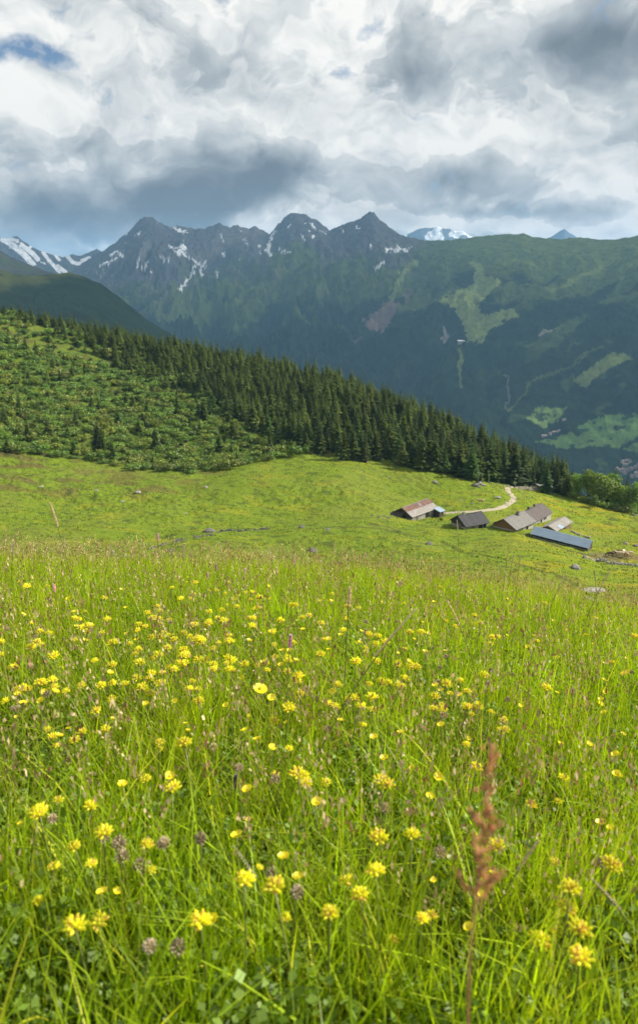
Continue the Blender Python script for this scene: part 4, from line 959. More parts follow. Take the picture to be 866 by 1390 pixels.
ROCKLIST = [(188,669,.95,0,'largest pale grey boulder on the left pasture below the shrubs'),(56,661,.6,1,'lone grey stone near the left border of the pasture'),(131,666,.75,2,'flat pale stone left of the largest boulder on the pasture'),(280,662,.7,3,'grey stone on the pasture below the middle of the thicket'),(166,681,.55,0,'low pale slab half sunk in the turf below the largest boulder'),(252,697,.45,1,'small pale stone on the open middle pasture'),(42,675,.3,1,'tiny pale stone low on the far left pasture'),(174,672,.35,2,'small stone just left of the largest boulder'),
  (590,655,1.1,'d','dark boulder on the slope above the rusty roofed barn'),(637,662,.0,'x',''),(283,722,1.5,'d','dark boulder at the left end of the upper dry stone wall'),(425,748,1.2,'d','dark lichen covered boulder in the middle pasture just beyond the tall grass'),(583,739,1.0,'d','dark boulder on the slope below the two barns'),(410,716,.8,'d','dark stone on the bank in the middle of the pasture'),(445,719,.7,'d','dark stone lying right of the bank in the middle pasture'),(233,748,.9,'d','dark stone beside the lower end of the dry stone wall'),
  (782,772,1.1,0,'long pale boulder on the slope below the cattle yard'),(675,676,.9,1,'white flat stone on the grass inside the bend of the track'),(625,679,.45,2,'small pale stone on the grass below the boulder pile'),(640,684,.5,'d','small dark stone left of the track bend'),(860,700,.8,'d','dark stone on the right pasture by the photo border'),(862,741,.7,'d','dark stone in the grass right of the long blue shed'),(848,738,.6,0,'grey stone in the grass above the cattle yard'),
  (529,648,.5,0,'pale stone at the upper pasture edge under the wood'),(634,689,.4,'d','low dark stone right of the rusty barn beside the track')]
for (u, v, s, k, lb) in ROCKLIST:
    if k == 'x': continue
    p = foot(u, v); me = random.choice(DARKS) if k == 'd' else ROCKS[k]; s *= 1.15
    o = link('rock', me, None, (p[0], p[1], p[2] + .12*s), random.uniform(0, 6.28)); o.scale = (s*1.3, s*1.1, s); tag(o, lb, 'rock', 'rocks on the pasture')
# white outcrops in the turf just beyond the flowers at right
for (u, v, s, lb) in [(806,803,.55,'white limestone outcrop in the turf beyond the flowers at right'),(798,813,.3,'small white stone just below the white limestone outcrop'),(826,842,.28,'white stone showing in the grass near the right border'),(742,812,.3,'pale stone in the grass left of the white limestone outcrop')]:
    p = hit(u, v, 0, 8, 900); o = link('rock', ROCKS[1], None, tuple(p), random.uniform(0, 6)); f = math.hypot(p[0], p[1])/110; s = max(s*f*2.2, .10); o.scale = (s*2.0, s*1.2, s*.7); tag(o, lb, 'rock', 'white stones')
# boulder pile above the track
for (u, v, s, k, lb) in [(645,660,1.5,'d','big dark boulder in shade at the left of the boulder pile'),(652,658,1.25,0,'pale boulder in the middle of the pile by the young spruces'),(657,660,.9,1,'pale boulder at the right end of the pile by the young spruces'),(650,662,.6,2,'small pale stone at the foot of the boulder pile')]:
    p = foot(u, v); me = DARKS[0] if k == 'd' else ROCKS[k]; o = link('rock', me, None, (p[0], p[1], p[2]+.3*s), random.uniform(0, 6)); o.scale = (s*1.2, s, s*1.2); tag(o, lb, 'rock', 'boulder pile')
# rubble left of the rusty barn
for i, (u, v, s) in enumerate([(505,700,.55),(514,702,.7),(521,701,.6),(527,703,.75),(520,705,.5),(531,700,.6)]):
    p = foot(u, v); o = link('rock', DARKS[i % 3], None, (p[0], p[1], p[2]+.1*s), i*1.1); o.scale = (s*1.2, s, s*.9); tag(o, 'dark field stone in the heap left of the rusty roofed barn', 'rock', 'stones left of the barn')
def stone_wall(pts, h, wdt, label, seed, mat=M_STONE, name='dry_stone_wall'):
    P = np.array([foot(*p) for p in pts]); r2 = random.Random(seed); mb = MB()
    seg = np.hypot(np.diff(P[:, 0]), np.diff(P[:, 1])); tot = np.concatenate([[0], np.cumsum(seg)])
    s = 0.0
    while s < tot[-1]:
        x = float(np.interp(s, tot, P[:, 0])); y = float(np.interp(s, tot, P[:, 1])); z = float(gz(x, y)); hh = h*(.55 + .6*abs(float(perlin(s/4, .5, seed)))*1.6)
        zz = -.1
        while zz < hh*.75 and perlin(s/2.2, 3.5, seed) > -.32:
            for k in (-1, 1):
                a = r2.uniform(.2, .42); mb.blob((x + r2.uniform(-.2, .2), y + k*wdt*.3 + r2.uniform(-.1, .1), z + zz + a*.4), a, a*.8, a*.6, 6, 4, jit=.2)
            zz += .38
        s += r2.uniform(.45, .75)
    tag(mb.build(name, mat), label, 'stone wall')
stone_wall([(203, 746), (225, 739), (248, 733), (270, 729), (290, 727)], .5, .6, 'low dry stone wall climbing from the tall grass across the left middle pasture', 1, M_DARKROCK)
stone_wall([(296, 723), (312, 720), (325, 722), (345, 720), (366, 718)], .5, .6, 'low dry stone wall in the pasture right of the dark boulder', 2, M_DARKROCK)
stone_wall([(152, 753), (168, 757), (180, 757)], .8, .7, 'short broken stone wall close behind the tall grass at left', 4)
stone_wall([(792, 757), (806, 761), (822, 764), (845, 766), (868, 768)], .9, .9, 'rough stone wall along the lower side of the muddy cattle yard', 5)
stone_wall([(776, 722), (784, 726), (793, 729), (800, 731)], .8, .8, 'tumbled stone wall behind the long blue shed', 6, M_ROCK)

# ------------------------------------------------------------------ cattle
def cow_mesh(seed, grazing):
    sk = [((-.72,0,1.18),.30,.33,-1),((-.30,0,1.14),.33,.38,0),((.20,0,1.13),.34,.40,1),((.62,0,1.20),.27,.34,2),((.90,0,1.22 if not grazing else 1.0),.16,.22,3)]
    if grazing: sk += [((1.15,0,.72),.13,.17,4),((1.30,0,.42),.12,.13,5),((1.40,0,.18),.08,.09,6)]
    else: sk += [((1.10,0,1.40),.13,.17,4),((1.32,0,1.42),.12,.13,5),((1.58,0,1.28),.08,.09,6)]
    n0 = len(sk)
    for sy in (-1, 1):
        b = len(sk)   # fore leg: straight, wrist half way
        sk += [((.52, sy*.17, .85),.13,.13,3),((.52, sy*.18, .50),.075,.075,b),((.53, sy*.18, .10),.06,.06,b+1),((.57, sy*.18, .03),.075,.05,b+2)]
        b = len(sk)   # hind leg: knee forward, hock back
        sk += [((-.62, sy*.17, .88),.17,.19,0),((-.50, sy*.18, .62),.10,.11,b),((-.74, sy*.18, .42),.065,.07,b+1),((-.68, sy*.18, .08),.055,.06,b+2),((-.63, sy*.18, .03),.07,.05,b+3)]
    b = len(sk); sk += [((-1.02,0,1.20),.06,.06,0),((-1.10,0,.80),.03,.03,b),((-1.10,0,.50),.045,.045,b+1)]
    h = n0-2; 
    for sy in (-1, 1): sk += [((sk[h][0][0]-.08, sy*.24, sk[h][0][2]+.10),.045,.03,h)]
    me = bpy.data.meshes.new('c'); me.from_pydata([s[0] for s in sk], [(i, s[3]) for i, s in enumerate(sk) if s[3] >= 0], [])
    o = bpy.data.objects.new('c', me); COL.objects.link(o); o.modifiers.new('s', 'SKIN'); 
    for i, s in enumerate(sk): me.skin_vertices[0].data[i].radius = (s[1], s[2]); me.skin_vertices[0].data[i].use_root = (i == 1)
    sb = o.modifiers.new('d', 'SUBSURF'); sb.levels = sb.render_levels = 2
    dg = bpy.context.evaluated_depsgraph_get(); out = bpy.data.meshes.new_from_object(o.evaluated_get(dg)); bpy.data.objects.remove(o); out.name = 'cow'
    for p in out.polygons: p.use_smooth = True
    return out
def hide(name, a, b, cut):
    return surf(name, a, .85, .1, 1.1, 0, stops=[(0, a), (cut-.02, a), (cut+.02, b), (1, b)], detail=1)
HIDES = [hide('dun_hide', (.40,.26,.14), (.55,.42,.28), .55), hide('brown_hide', (.10,.06,.04), (.16,.09,.05), .5), hide('pied_hide', (.66,.60,.52), (.30,.15,.08), .52), hide('cream_hide', (.62,.52,.40), (.55,.40,.27), .5)]
def cow(u, v, yaw, graze, hi, s, lb):
    p = foot(u, v); me = cow_mesh(1, graze); me.materials.clear(); me.materials.append(HIDES[hi])
    o = link('cow', me, None, (p[0], p[1], p[2] - .02), yaw); o.scale = (s, s, s); tag(o, lb, 'cow', 'cattle of the alp')
for a in [(828,756,2.6,True,1,1.15,'dark brown cow at the left of the herd in the muddy yard'),(833,754,.4,False,1,1.1,'dark brown cow standing behind the leftmost one in the yard'),(841,756,2.9,False,3,1.2,'pale cream cow in the middle of the yard'),(845,753,.6,True,2,1.15,'white and brown cow at the back of the yard herd'),(849,757,1.9,False,0,1.15,'dun cow near the right of the yard herd'),(854,755,2.8,True,3,1.1,'cream cow at the right end of the yard herd'),
          (652,684,2.9,False,0,1.2,'reddish brown cow alone on the grass between barn and track bend')]: cow(*a)

# ------------------------------------------------------------------ the valley: village houses, lift station
M_FWALL = surf('village_wall', (.34, .32, .30), .9, .1, .2, objrand=.2); M_FROOF = surf('village_roof', (.22, .17, .15), .85, .2, .2, objrand=.45); M_FPINK = surf('pinkish_roof', (.32, .22, .20), .85, .15, .2, objrand=.25); M_WHITE = surf('white_cladding', (.8, .8, .8), .7, .05, .2)
def far_house(L, W, h, rise, roof):
    w = MB(); w.box(-L/2, L/2, -W/2, W/2, -6, h); w.add([(-L/2,-W/2,h),(-L/2,W/2,h),(-L/2,0,h+rise),(L/2,-W/2,h),(L/2,W/2,h),(L/2,0,h+rise)], [(0,2,1),(3,4,5)])
    r = MB(); o = 1.2
    for s in (-1, 1):
        a = [(-L/2-o, 0, h+rise+.1), (L/2+o, 0, h+rise+.1), (L/2+o, s*(W/2+o), h-o*rise/(W/2)+.1), (-L/2-o, s*(W/2+o), h-o*rise/(W/2)+.1)]
        v = a + [(x, y, z+.5) for x, y, z in a]; f = [(4,5,6,7),(0,3,2,1),(0,1,5,4),(1,2,6,5),(2,3,7,6),(3,0,4,7)]; r.add(v, f)
    return w.mesh('wall', M_FWALL), r.mesh('roof', roof)
FH = [far_house(16, 12, 7, 4, M_FROOF), far_house(22, 13, 9, 4.5, M_FROOF), far_house(14, 11, 8, 4, M_FPINK), far_house(26, 14, 8, 4, M_FPINK)]
def village(u, v, k, yaw, lb, group, s=1.0):
    p = rg.hit(u, v)
    if p is None: return
    root = empty('village_house', tuple(p), yaw); root.scale = (s, s, s); link('wall', FH[k][0], root); link('roof', FH[k][1], root); tag(root, lb, 'house', group)
for (u, v, k, yaw, lb) in [(738,593,3,.2,'long pinkish roofed house, leftmost by the valley meadow above the tree tops'),(746,590,2,.5,'pinkish roofed house in the middle of the hamlet above the tree tops'),(752,588,3,.3,'pale pinkish roofed house on the right of the hamlet above the tree tops'),(758,586,0,.4,'small dark roofed house at the upper end of the hamlet'),(765,571,0,.2,'lone white house in the meadow above the hamlet')]: village(u, v, k, yaw, lb, 'hamlet above the tree tops', .8)
for i in range(26):
    u, v = 836 + 32*random.random(), 0
    v = 622 + (u-836)*.25 + 22*random.random(); village(u, v, random.choice([0, 1, 0, 2]), random.uniform(0, 3), 'tiny valley house with grey brown roof in the village beyond the wood at right', 'village beyond the wood', .8)
p = rg.hit(626, 466)
st = empty('lift_station', tuple(p), .15); b = MB(); b.box(-19, 19, -9, 9, -8, 12); b.build('wall', M_FWALL, st)
b = MB(); b.add([(-22,-12,11),(22,-12,11),(22,12,15),(-22,12,15),(-22,-12,13),(22,-12,13),(22,12,17),(-22,12,17)], [(0,3,2,1),(4,5,6,7),(0,1,5,4),(1,2,6,5),(2,3,7,6),(3,0,4,7)]); b.build('roof', M_WHITE, st)
tag(st, 'small white roofed ski lift station at the foot of the pale green piste', 'lift station')
# ------------------------------------------------------------------ the flowering meadow round the viewer
M_GRASS = leafy('meadow_grass', (.265, .38, .014), .55, 0, True, .012, (1.08, 1.18, .35))
M_SEED = leafy('seed_heads', (.50, .40, .24), .3, 0, True, .02, (1, .9, .7))
M_HERB = leafy('herb_leaves', (.15, .235, .028), .4, 0, True, .02, (1.05, 1.15, .5))
M_STEMG = leafy('flower_stem', (.20, .23, .05), .2, .2, False, .04)
M_YEL = leafy('yellow_petals', (.93, .92, .035), .40, .10, True, .03, (1.0, 1.0, .6))
M_BUT = leafy('buttercup_petals', (.94, .80, .012), .35, .08, True, .05, (1.0, 1.0, .5))
M_PINK = leafy('pink_petals', (.86, .60, .70), .35, .2, True, .02, (1, .85, .9))
M_PURP = leafy('purple_petals', (.22, .07, .34), .3, .1, True, .02, (1, .8, 1))
M_CALYX = leafy('woolly_calyx', (.66, .60, .36), .3, .15, True, .02, (1, .95, .8))
M_BROWNH = leafy('faded_clover', (.54, .47, .30), .3, .2, True, .02, (1, .95, .8))
M_SORREL = leafy('sorrel_seeds', (.60, .33, .14), .4, .1, True, .03, (1.1, .7, .5))
M_PALE = leafy('ripe_grass_spike', (.86, .76, .52), .35, .12, True, .02, (1, .95, .8))
M_GREY = leafy('plantain_spike', (.60, .54, .42), .2, .1, True, .02, (1, .95, .8))
g5 = np.random.default_rng(55)
def scatter(n, r0, r1, p=0.0, half=R(33)):
    """(x, y): constant number per metre of range when p = 0"""
    r = (g5.uniform(r0**(1-p), r1**(1-p), n))**(1/(1-p)); a = g5.uniform(-half, half, n); return r*np.sin(a), r*np.cos(a), r
def blades(x, y, h, w, lean, bend, nseg, cols, adir=None):
    n = len(x); ang = g5.uniform(0, 2*math.pi, n) if adir is None else adir; dx, dy = np.cos(ang), np.sin(ang)
    tw = ang + math.pi/2 + g5.uniform(-.9, .9, n); sx, sy = np.cos(tw), np.sin(tw); z0 = gz(x, y) - .01
    V = np.zeros((n, nseg+1, 2, 3), np.float32); C = np.zeros((n, nseg+1, 2, 3), np.float32)
    for k in range(nseg+1):
        f = k/nseg; off = h*(lean*f + bend*f*f); zz = z0 + h*(f - .35*bend*f*f*f - .12*lean*f); ww = w*(1 - f**1.6*.92)*.5
        for s, sg in ((0, -1), (1, 1)):
            V[:, k, s, 0] = x + dx*off + sx*ww*sg; V[:, k, s, 1] = y + dy*off + sy*ww*sg; V[:, k, s, 2] = zz
        C[:, k, :, :] = (cols*(1 + .12*f*np.array([1.3, .8, .2])))[:, None, :]
    i = (np.arange(n)*(nseg+1)*2)[:, None] + (np.arange(nseg)*2)[None, :]
    Q = np.stack([i, i+1, i+3, i+2], -1).reshape(-1, 4)
    return V.reshape(-1, 3), Q, C.reshape(-1, 3)
def joined(parts):
    Vs, Qs, Cs, b = [], [], [], 0
    for V, Q, C in parts: Vs.append(V); Qs.append(Q + b); Cs.append(C); b += len(V)
    return np.concatenate(Vs), np.concatenate(Qs), np.concatenate(Cs)
def grass_cols(x, y, yel=.35):
    n = len(x); t = (1 + .22*g5.normal(size=(n, 1)))*(1 + .30*fbm(x/.35, y/.35, 3, 701))[:, None]; c = np.ones((n, 3))*t
    w = np.clip(.5*fbm(x/.8, y/.8, 2, 705) + g5.normal(size=n)*.28, 0, 1)[:, None]*yel*2
    c = c*(1-w) + c*np.array([[1.65, 1.12, 1.3]])*w
    straw = (g5.random(n) < .05)[:, None]; c = np.where(straw, np.array([[2.1, 1.45, 4.0]])*t, c)
    return np.clip(c, .25, 3)
def herb(x, y): return fbm(x/.28, y/.28, 3, 723)
def build_grass():
    P = []
    def thin(x, y, r, keep): k = ~((herb(x, y) > .12) & (r < 3.2) & (g5.random(len(x)) > keep)); return x[k], y[k], r[k]
    tallness = lambda x, y: 1 + .35*fbm(x/.55, y/.55, 3, 711)
    def fadeh(r): return 1 - .45*sstep(7, 15, r)
    x, y, r = thin(*scatter(150000, .38, 17), .22); h = g5.uniform(.07, .19, len(x))*tallness(x, y)*fadeh(r); w = g5.uniform(.0022, .0048, len(x))*(1 + .10*r)
    P.append(blades(x, y, h, w, g5.uniform(0, .28, len(x)), g5.uniform(0, .55, len(x)), 2, grass_cols(x, y)*.92))
    x, y, r = thin(*scatter(54000, .42, 15), .10); h = g5.uniform(.15, .30, len(x))*tallness(x, y)*fadeh(r); w = g5.uniform(.0026, .0056, len(x))*(1 + .06*r)
    P.append(blades(x, y, h, w, g5.uniform(0, .22, len(x)), g5.uniform(.02, .25, len(x)) + .6*g5.random(len(x))**4, 3, grass_cols(x, y, .3)))
    # broad arching blades, few
    x, y, r = scatter(3000, .5, 8); h = g5.uniform(.16, .30, len(x)); w = g5.uniform(.005, .009, len(x))
    P.append(blades(x, y, h, w, g5.uniform(.05, .35, len(x)), g5.uniform(.2, 1.1, len(x)), 5, grass_cols(x, y, .15)*1.1))
    V, Q, C = joined(P); tag(link('meadow_grass', np_mesh('meadow_grass', V, Q, M_GRASS, C)), kind='stuff')
    # low herb leaves
    x, y, r = scatter(150000, .36, 7); k = (herb(x, y) > .02) | (g5.random(len(x)) < .3); x, y, r = x[k], y[k], r[k]; z = gz(x, y) + g5.uniform(.01, .13, len(x))*(1 + .5*fbm(x/.3, y/.3, 2, 721)); cs = np.stack([x, y, z], 1)
    V, Q = leaf_quads(cs, .0072, g5, .6); t = (1 + .25*g5.normal(size=(len(x), 1)))*np.ones((1, 3)); grey = (fbm(x/.22, y/.22, 2, 727) > .30)[:, None]; t = np.where(grey, t*np.array([[1.2, 1.12, 1.6]]), t)
    tag(link('ground_cover', np_mesh('ground_cover', V, Q, M_HERB, np.repeat(np.clip(t, .3, 1.7), 4, 0))), kind='stuff')
    # fine stems with loose seed heads
    P, S = [], []
    x, y, r = scatter(8500, .9, 16); n = len(x); h = g5.uniform(.26, .46, n)*(1 - .25*sstep(6, 14, r)); ad = g5.uniform(0, 2*math.pi, n); le = g5.uniform(0, .25, n); be = g5.uniform(0, .3, n)
    c = np.array([[1.2, .95, 1.8]])*(1 + .2*g5.normal(size=(n, 1))); c = np.clip(c, .3, 3)
    P.append(blades(x, y, h, np.full(n, .0016)*(1 + .12*r), le, be, 4, c, ad))
    kk = 9; pal = np.array([[.75, .62, .62], [1, .95, .85], [.8, .9, .55], [.62, .42, .38], [1.3, 1.25, 1.2]])
    f = 1 - np.linspace(0, .30, kk)[None, :]*g5.uniform(.4, 1, (n, 1)); off = h[:, None]*(le[:, None]*f + be[:, None]*f*f)
    px = x[:, None] + np.cos(ad)[:, None]*off + g5.normal(size=(n, kk))*.006; py = y[:, None] + np.sin(ad)[:, None]*off + g5.normal(size=(n, kk))*.006
    pz = gz(x, y)[:, None] + h[:, None]*(f - .35*be[:, None]*f**3 - .12*le[:, None]*f)
    cs = np.stack([px, py, pz], -1).reshape(-1, 3); V, Q = leaf_quads(cs, 1.0, g5, 0); sz = np.repeat((.0034*(1 + .10*r))[:, None]*g5.uniform(.6, 1.3, (n, kk)), 1).reshape(-1)
    V = cs.repeat(4, 0) + (V - cs.repeat(4, 0))*np.repeat(sz, 4)[:, None]*np.array([[.7, .7, 1.7]])
    cc = pal[g5.integers(0, 5, n)]*(1 + .15*g5.normal(size=(n, 1))); S = (V, Q, np.repeat(np.repeat(np.clip(cc, .2, 2), kk, 0), 4, 0))
    V, Q, C = joined(P); tag(link('tall_grass', np_mesh('tall_grass', V, Q, M_GRASS, C)), kind='stuff')
    tag(link('grass_seed_heads', np_mesh('grass_seed_heads', S[0], S[1], M_SEED, S[2])), kind='stuff')
build_grass()

# tussocks and coarse grass on the pasture below
def build_tussocks():
    x, y, a, r = polar_samples(60000, -R(27), R(27), 85, 330, 77); k = fbm(x/9, y/6, 3, 731) + .4*g5.normal(size=len(x)) > .12; x, y, r = x[k], y[k], r[k]
    n = len(x); h = g5.uniform(.15, .5, n); t = np.clip(1 + .3*g5.normal(size=(n, 1)), .35, 2)*np.ones((1, 3)); V, Q, C = blades(x, y, h, g5.uniform(.15, .45, n), g5.uniform(0, .5, n), g5.uniform(0, .5, n), 2, t*np.where(g5.random((n, 1)) < .5, .32, .6)*np.array([[1, 1, .9]]))
    tag(link('pasture_grass', np_mesh('pasture_grass', V, Q, M_GRASS, C)), kind='stuff')
build_tussocks()

# --- flower kinds; head height 1.0 x the listed height, root at the ground
def stem_mesh(h, rad=.0013, bendx=.1, seed=0, leaves=3, mat=M_STEMG):
    r2 = random.Random(seed); mb = MB(); pts = [(bendx*h*f*f, 0, -.02 + (h+.02)*f) for f in (0, .3, .6, .85, 1)]; mb.tube(pts, [rad*1.3, rad*1.2, rad, rad, rad*.9], 5)
    return mb.mesh('stem', mat, True)
def leaf_mesh(h, seed, L=.045, W=.009, n=4):
    """a rosette of pinnate leaves springing from one point at the foot of the stem"""
    r2 = random.Random(seed); mb = MB(); V = [(0, 0, .004)]; Fc = []; C = [(1, 1, 1)]
    for i in range(n):
        a = 6.283*i/n + r2.uniform(-.5, .5); l = L*r2.uniform(.8, 1.5); ca, sa = math.cos(a), math.sin(a); px, py = -sa, ca; up = r2.uniform(.5, 1.3); prev = 0; t = r2.uniform(.8, 1.3)
        def P(f, s): return (ca*l*f + px*s, sa*l*f + py*s, .004 + l*up*f*(1-.55*f) + abs(s)*.25)
        k = 5
        for j in range(1, k+1):
            f = j/k; w = W*(.55 + .6*math.sin(3.1*f*.8)); b0 = len(V)
            V += [P(f, 0), P(f-.02, w), P(f+.13, w*1.25), P(f+.10, w*.25), P(f-.02, -w), P(f+.13, -w*1.25), P(f+.10, -w*.25), P(f, .0007)]; C += [(t,)*3]*8
            Fc += [(b0, b0+1, b0+2, b0+3), (b0, b0+6, b0+5, b0+4), (prev, b0, b0+7)]; prev = b0
    mb.add(V, Fc); mb.c = C; return mb.mesh('leaf_rosette', M_HERB)
def vetch_parts(h, seed):
    r2 = random.Random(seed); bx = r2.uniform(-.2, .2); top = Vector((bx*h, 0, h)); fl = MB(); ca = MB(); n = r2.randint(20, 26); Rr = .0085
    for i in range(n):
        z = 1 - 1.25*(i+.5)/n; a = i*2.39996 + r2.random()*.4; s = math.sqrt(max(0, 1-z*z)); d = Vector((s*math.cos(a), s*math.sin(a), z*.8+.45)).normalized(); q = d.to_track_quat('Z', 'Y').to_matrix()
        c = top + d*Rr*r2.uniform(.8, 1.2); ca.blob(top + d*Rr*.45, .0029, .0029, .0052, 5, 3, 0, (r2.uniform(.8, 1.1), r2.uniform(.75, 1.05), r2.uniform(.6, 1)), .1, q)
        t = r2.uniform(.85, 1.08); old = r2.random() < .22
        col = (t, t*.97, 1.0) if not old else (t*.95, t*.72, 3.0)
        fl.blob(c + d*.0012, .0027, .0022, .0046, 5, 4, 0, col, .1, q)
        side = q @ Vector((0, 1, 0)); tip = c + d*.0045; fl.add([tip - side*.0005, tip + side*.0026 + d*.0014, tip + d*.0026, tip - side*.0026 + d*.0014], [(0, 1, 2, 3)], 0, (t*1.05, t*1.05, 1.2))
    return [('stem', stem_mesh(h, .0013, bx, seed)), ('calyx', ca.mesh('calyx', M_CALYX)), ('flower_head', fl.mesh('flower_head', M_YEL)), ('leaf_rosette', leaf_mesh(h, seed, .05, .007, 5))]
def buttercup_parts(h, seed, n=5, Rr=.0100, cup=.5):
    r2 = random.Random(seed); bx = r2.uniform(-.25, .25); top = Vector((bx*h, 0, h)); mb = MB(); tilt = Matrix.Rotation(r2.uniform(-.5, .5), 3, 'X') @ Matrix.Rotation(r2.uniform(-.4, .4), 3, 'Y')
    for i in range(n):
        a = 6.283*i/n; q = Matrix.Rotation(a, 3, 'Z'); W = Rr*.95*math.sin(math.pi/n)*1.25; vs = []
        for (f, w) in ((.08, .25), (.5, .95), (.85, .9), (1.0, .45)):
            for s in (-1, 0, 1): vs.append(top + tilt @ (q @ Vector((Rr*f, W*w*s, Rr*(cup*f*f) + abs(s)*Rr*.10*f))))
        mb.add(vs, [(3*k+j, 3*k+j+1, 3*k+j+4, 3*k+j+3) for k in range(3) for j in range(2)], 0, (r2.uniform(.92, 1.05),)*3)
    ce = MB(); ce.blob(top + tilt @ Vector((0, 0, Rr*.18)), Rr*.28, Rr*.28, Rr*.22, 7, 4, 0, (.85, .75, 1), .15)
    return [('stem', stem_mesh(h, .0010, bx, seed)), ('petals', mb.mesh('petals', M_BUT, True)), ('flower_centre', ce.mesh('flower_centre', M_YEL)), ('leaf_rosette', leaf_mesh(h, seed, .04, .008, 3))]
def spike_parts(h, seed, L, rad, mat, bristle=True, bend=.15, srad=.0012):
    rad *= .68
    r2 = random.Random(seed); mb = MB(); st = MB(); pts = [(bend*h*f*f, 0, -.02+(h+.02)*f) for f in np.linspace(0, 1, 8)]; st.tube(pts, srad, 5)
    n = int(70*max(1, L/.05)); f0 = 1 - L/h
    for i in range(n):
        f = f0 + (1-f0)*(i+.5)/n; c = Vector((bend*h*f*f, 0, h*f)); a = i*2.4; t = (f-f0)/(1-f0); rr = rad*math.sin(math.pi*min(1, .12+.86*t))**.55
        d = Vector((math.cos(a), math.sin(a), .9)).normalized(); q = d.to_track_quat('Z', 'Y').to_matrix(); k = r2.uniform(.7, 1.2)
        mb.blob(c + Vector((math.cos(a), math.sin(a), 0))*rr*.6, rad*.32, rad*.32, rad*.95, 4, 3, 0, (k, k*r2.uniform(.9, 1), k), .15, q)
        if bristle and i % 2 == 0:
            e = c + d*rr*1.9; s = q @ Vector((.0006, 0, 0)); mb.add([c-s, c+s, e], [(0, 1, 2)], 0, (1.1, 1.05, 1))
    return [('stem', st.mesh('stem', M_STEMG, True)), ('seed_head' if mat in (M_PALE, M_GREY) else 'flower_spike', mb.mesh('head', mat))]
def clover_parts(h, seed, mat=None, Rr=.011):
    r2 = random.Random(seed); mb = MB(); top = Vector((0, 0, h))
    for i in range(34):
        z = 1 - 1.7*(i+.5)/34; a = i*2.4; s = math.sqrt(max(0, 1-z*z)); d = Vector((s*math.cos(a), s*math.sin(a), z)); q = (d + Vector((0, 0, .6))).normalized().to_track_quat('Z', 'Y').to_matrix(); k = r2.uniform(.6, 1.25)
        mb.blob(top + d*Rr*.75, .0018, .0018, .0052, 4, 3, 0, (k, k*r2.uniform(.85, 1), k), .2, q)
    return [('stem', stem_mesh(h, .0012, 0, seed)), ('flower_head', mb.mesh('flower_head', mat or M_BROWNH)), ('leaf_rosette', leaf_mesh(h, seed, .03, .009, 4))]
def sorrel_parts(h, seed):
    r2 = random.Random(seed); st = MB(); sd = MB(); st.tube([(0, 0, -.03), (.004, 0, h*.4), (-.003, .003, h*.75), (.003, 0, h)], [.0015, .0013, .0010, .0006], 6)
    def seeds(p0, p1, n, sp):
        for i in range(n):
            f = (i+r2.random())/n; c = Vector(p0).lerp(Vector(p1), f) + Vector((r2.gauss(0, sp), r2.gauss(0, sp), r2.gauss(0, sp*.5))); k = r2.uniform(.6, 1.25)
            sd.blob(c, .0016, .0011, .0020, 5, 3, 0, (k, k*r2.uniform(.8, 1.25), k), .2)
    seeds((0, 0, h-.115), (.003, 0, h), 85, .0022)
    for i in range(8):
        a = i*2.4 + .3; z = h - .13 + .011*i; L = .030 - .0025*i; p1 = (math.cos(a)*L*.62, math.sin(a)*L*.62, z+L*.85); st.tube([(0, 0, z), (math.cos(a)*L*.4, math.sin(a)*L*.4, z+L*.45), p1], [.0009, .0008, .0005], 5); seeds((math.cos(a)*L*.25, math.sin(a)*L*.25, z+L*.25), p1, 13, .0013)
    m = surf('sorrel_stem', (.45, .22, .10), .7, .2, 40)
    return [('stem', st.mesh('stem', m, True)), ('seed_head', sd.mesh('seed_head', M_SORREL))]
def plant(kind, parts, x, y, s, rz, label, cat, group, tilt=0):
    root = empty(kind, (x, y, float(gz(x, y))), rz); root.scale = (s, s, s)
    if tilt: root.rotation_euler = (random.gauss(0, tilt), random.gauss(0, tilt), rz)
    for nm, me in parts: link(nm, me, root)
    return tag(root, label, cat, group)
HV = [.13, .16, .19, .22, .25, .28]
VETCH = [[vetch_parts(h, 800+10*i+j) for j in range(2)] for i, h in enumerate(HV)]
BUTT = [[buttercup_parts(h, 900+10*i+j) for j in range(2)] for i, h in enumerate(HV)]
HAWK = [buttercup_parts(h, 950+i, 15, .017, .12) for i, h in enumerate(HV)]
CLOV = [clover_parts(h, 970+i) for i, h in enumerate(HV)]
BIST = [spike_parts(h, 980+i, .035, .0065, M_PINK, False, .05) for i, h in enumerate((.26, .32, .38))]
def by_height(u, v, h, table):
    """a plant whose head, h above its root, stands on the sight line of (u,v); the stem bends little"""
    p = hit(u, v, h, .4, 40)
    return p
def bloom(kind, table, u, v, label, cat, group, h=None, size=1.0, rmax=14):
    h = h or random.choice(HV[1:5]); i = min(range(len(HV)), key=lambda k: abs(HV[k]*size-h)); hh = HV[i]*size
    p = hit(u, v, hh, .4, 40)
    if p is None or math.hypot(p[0], p[1]) > rmax: return None
    parts = table[i] if isinstance(table[i][0], tuple) else random.choice(table[i])
    return plant(kind, parts, p[0], p[1], size, random.uniform(0, 6.28), label, cat, group, .10)
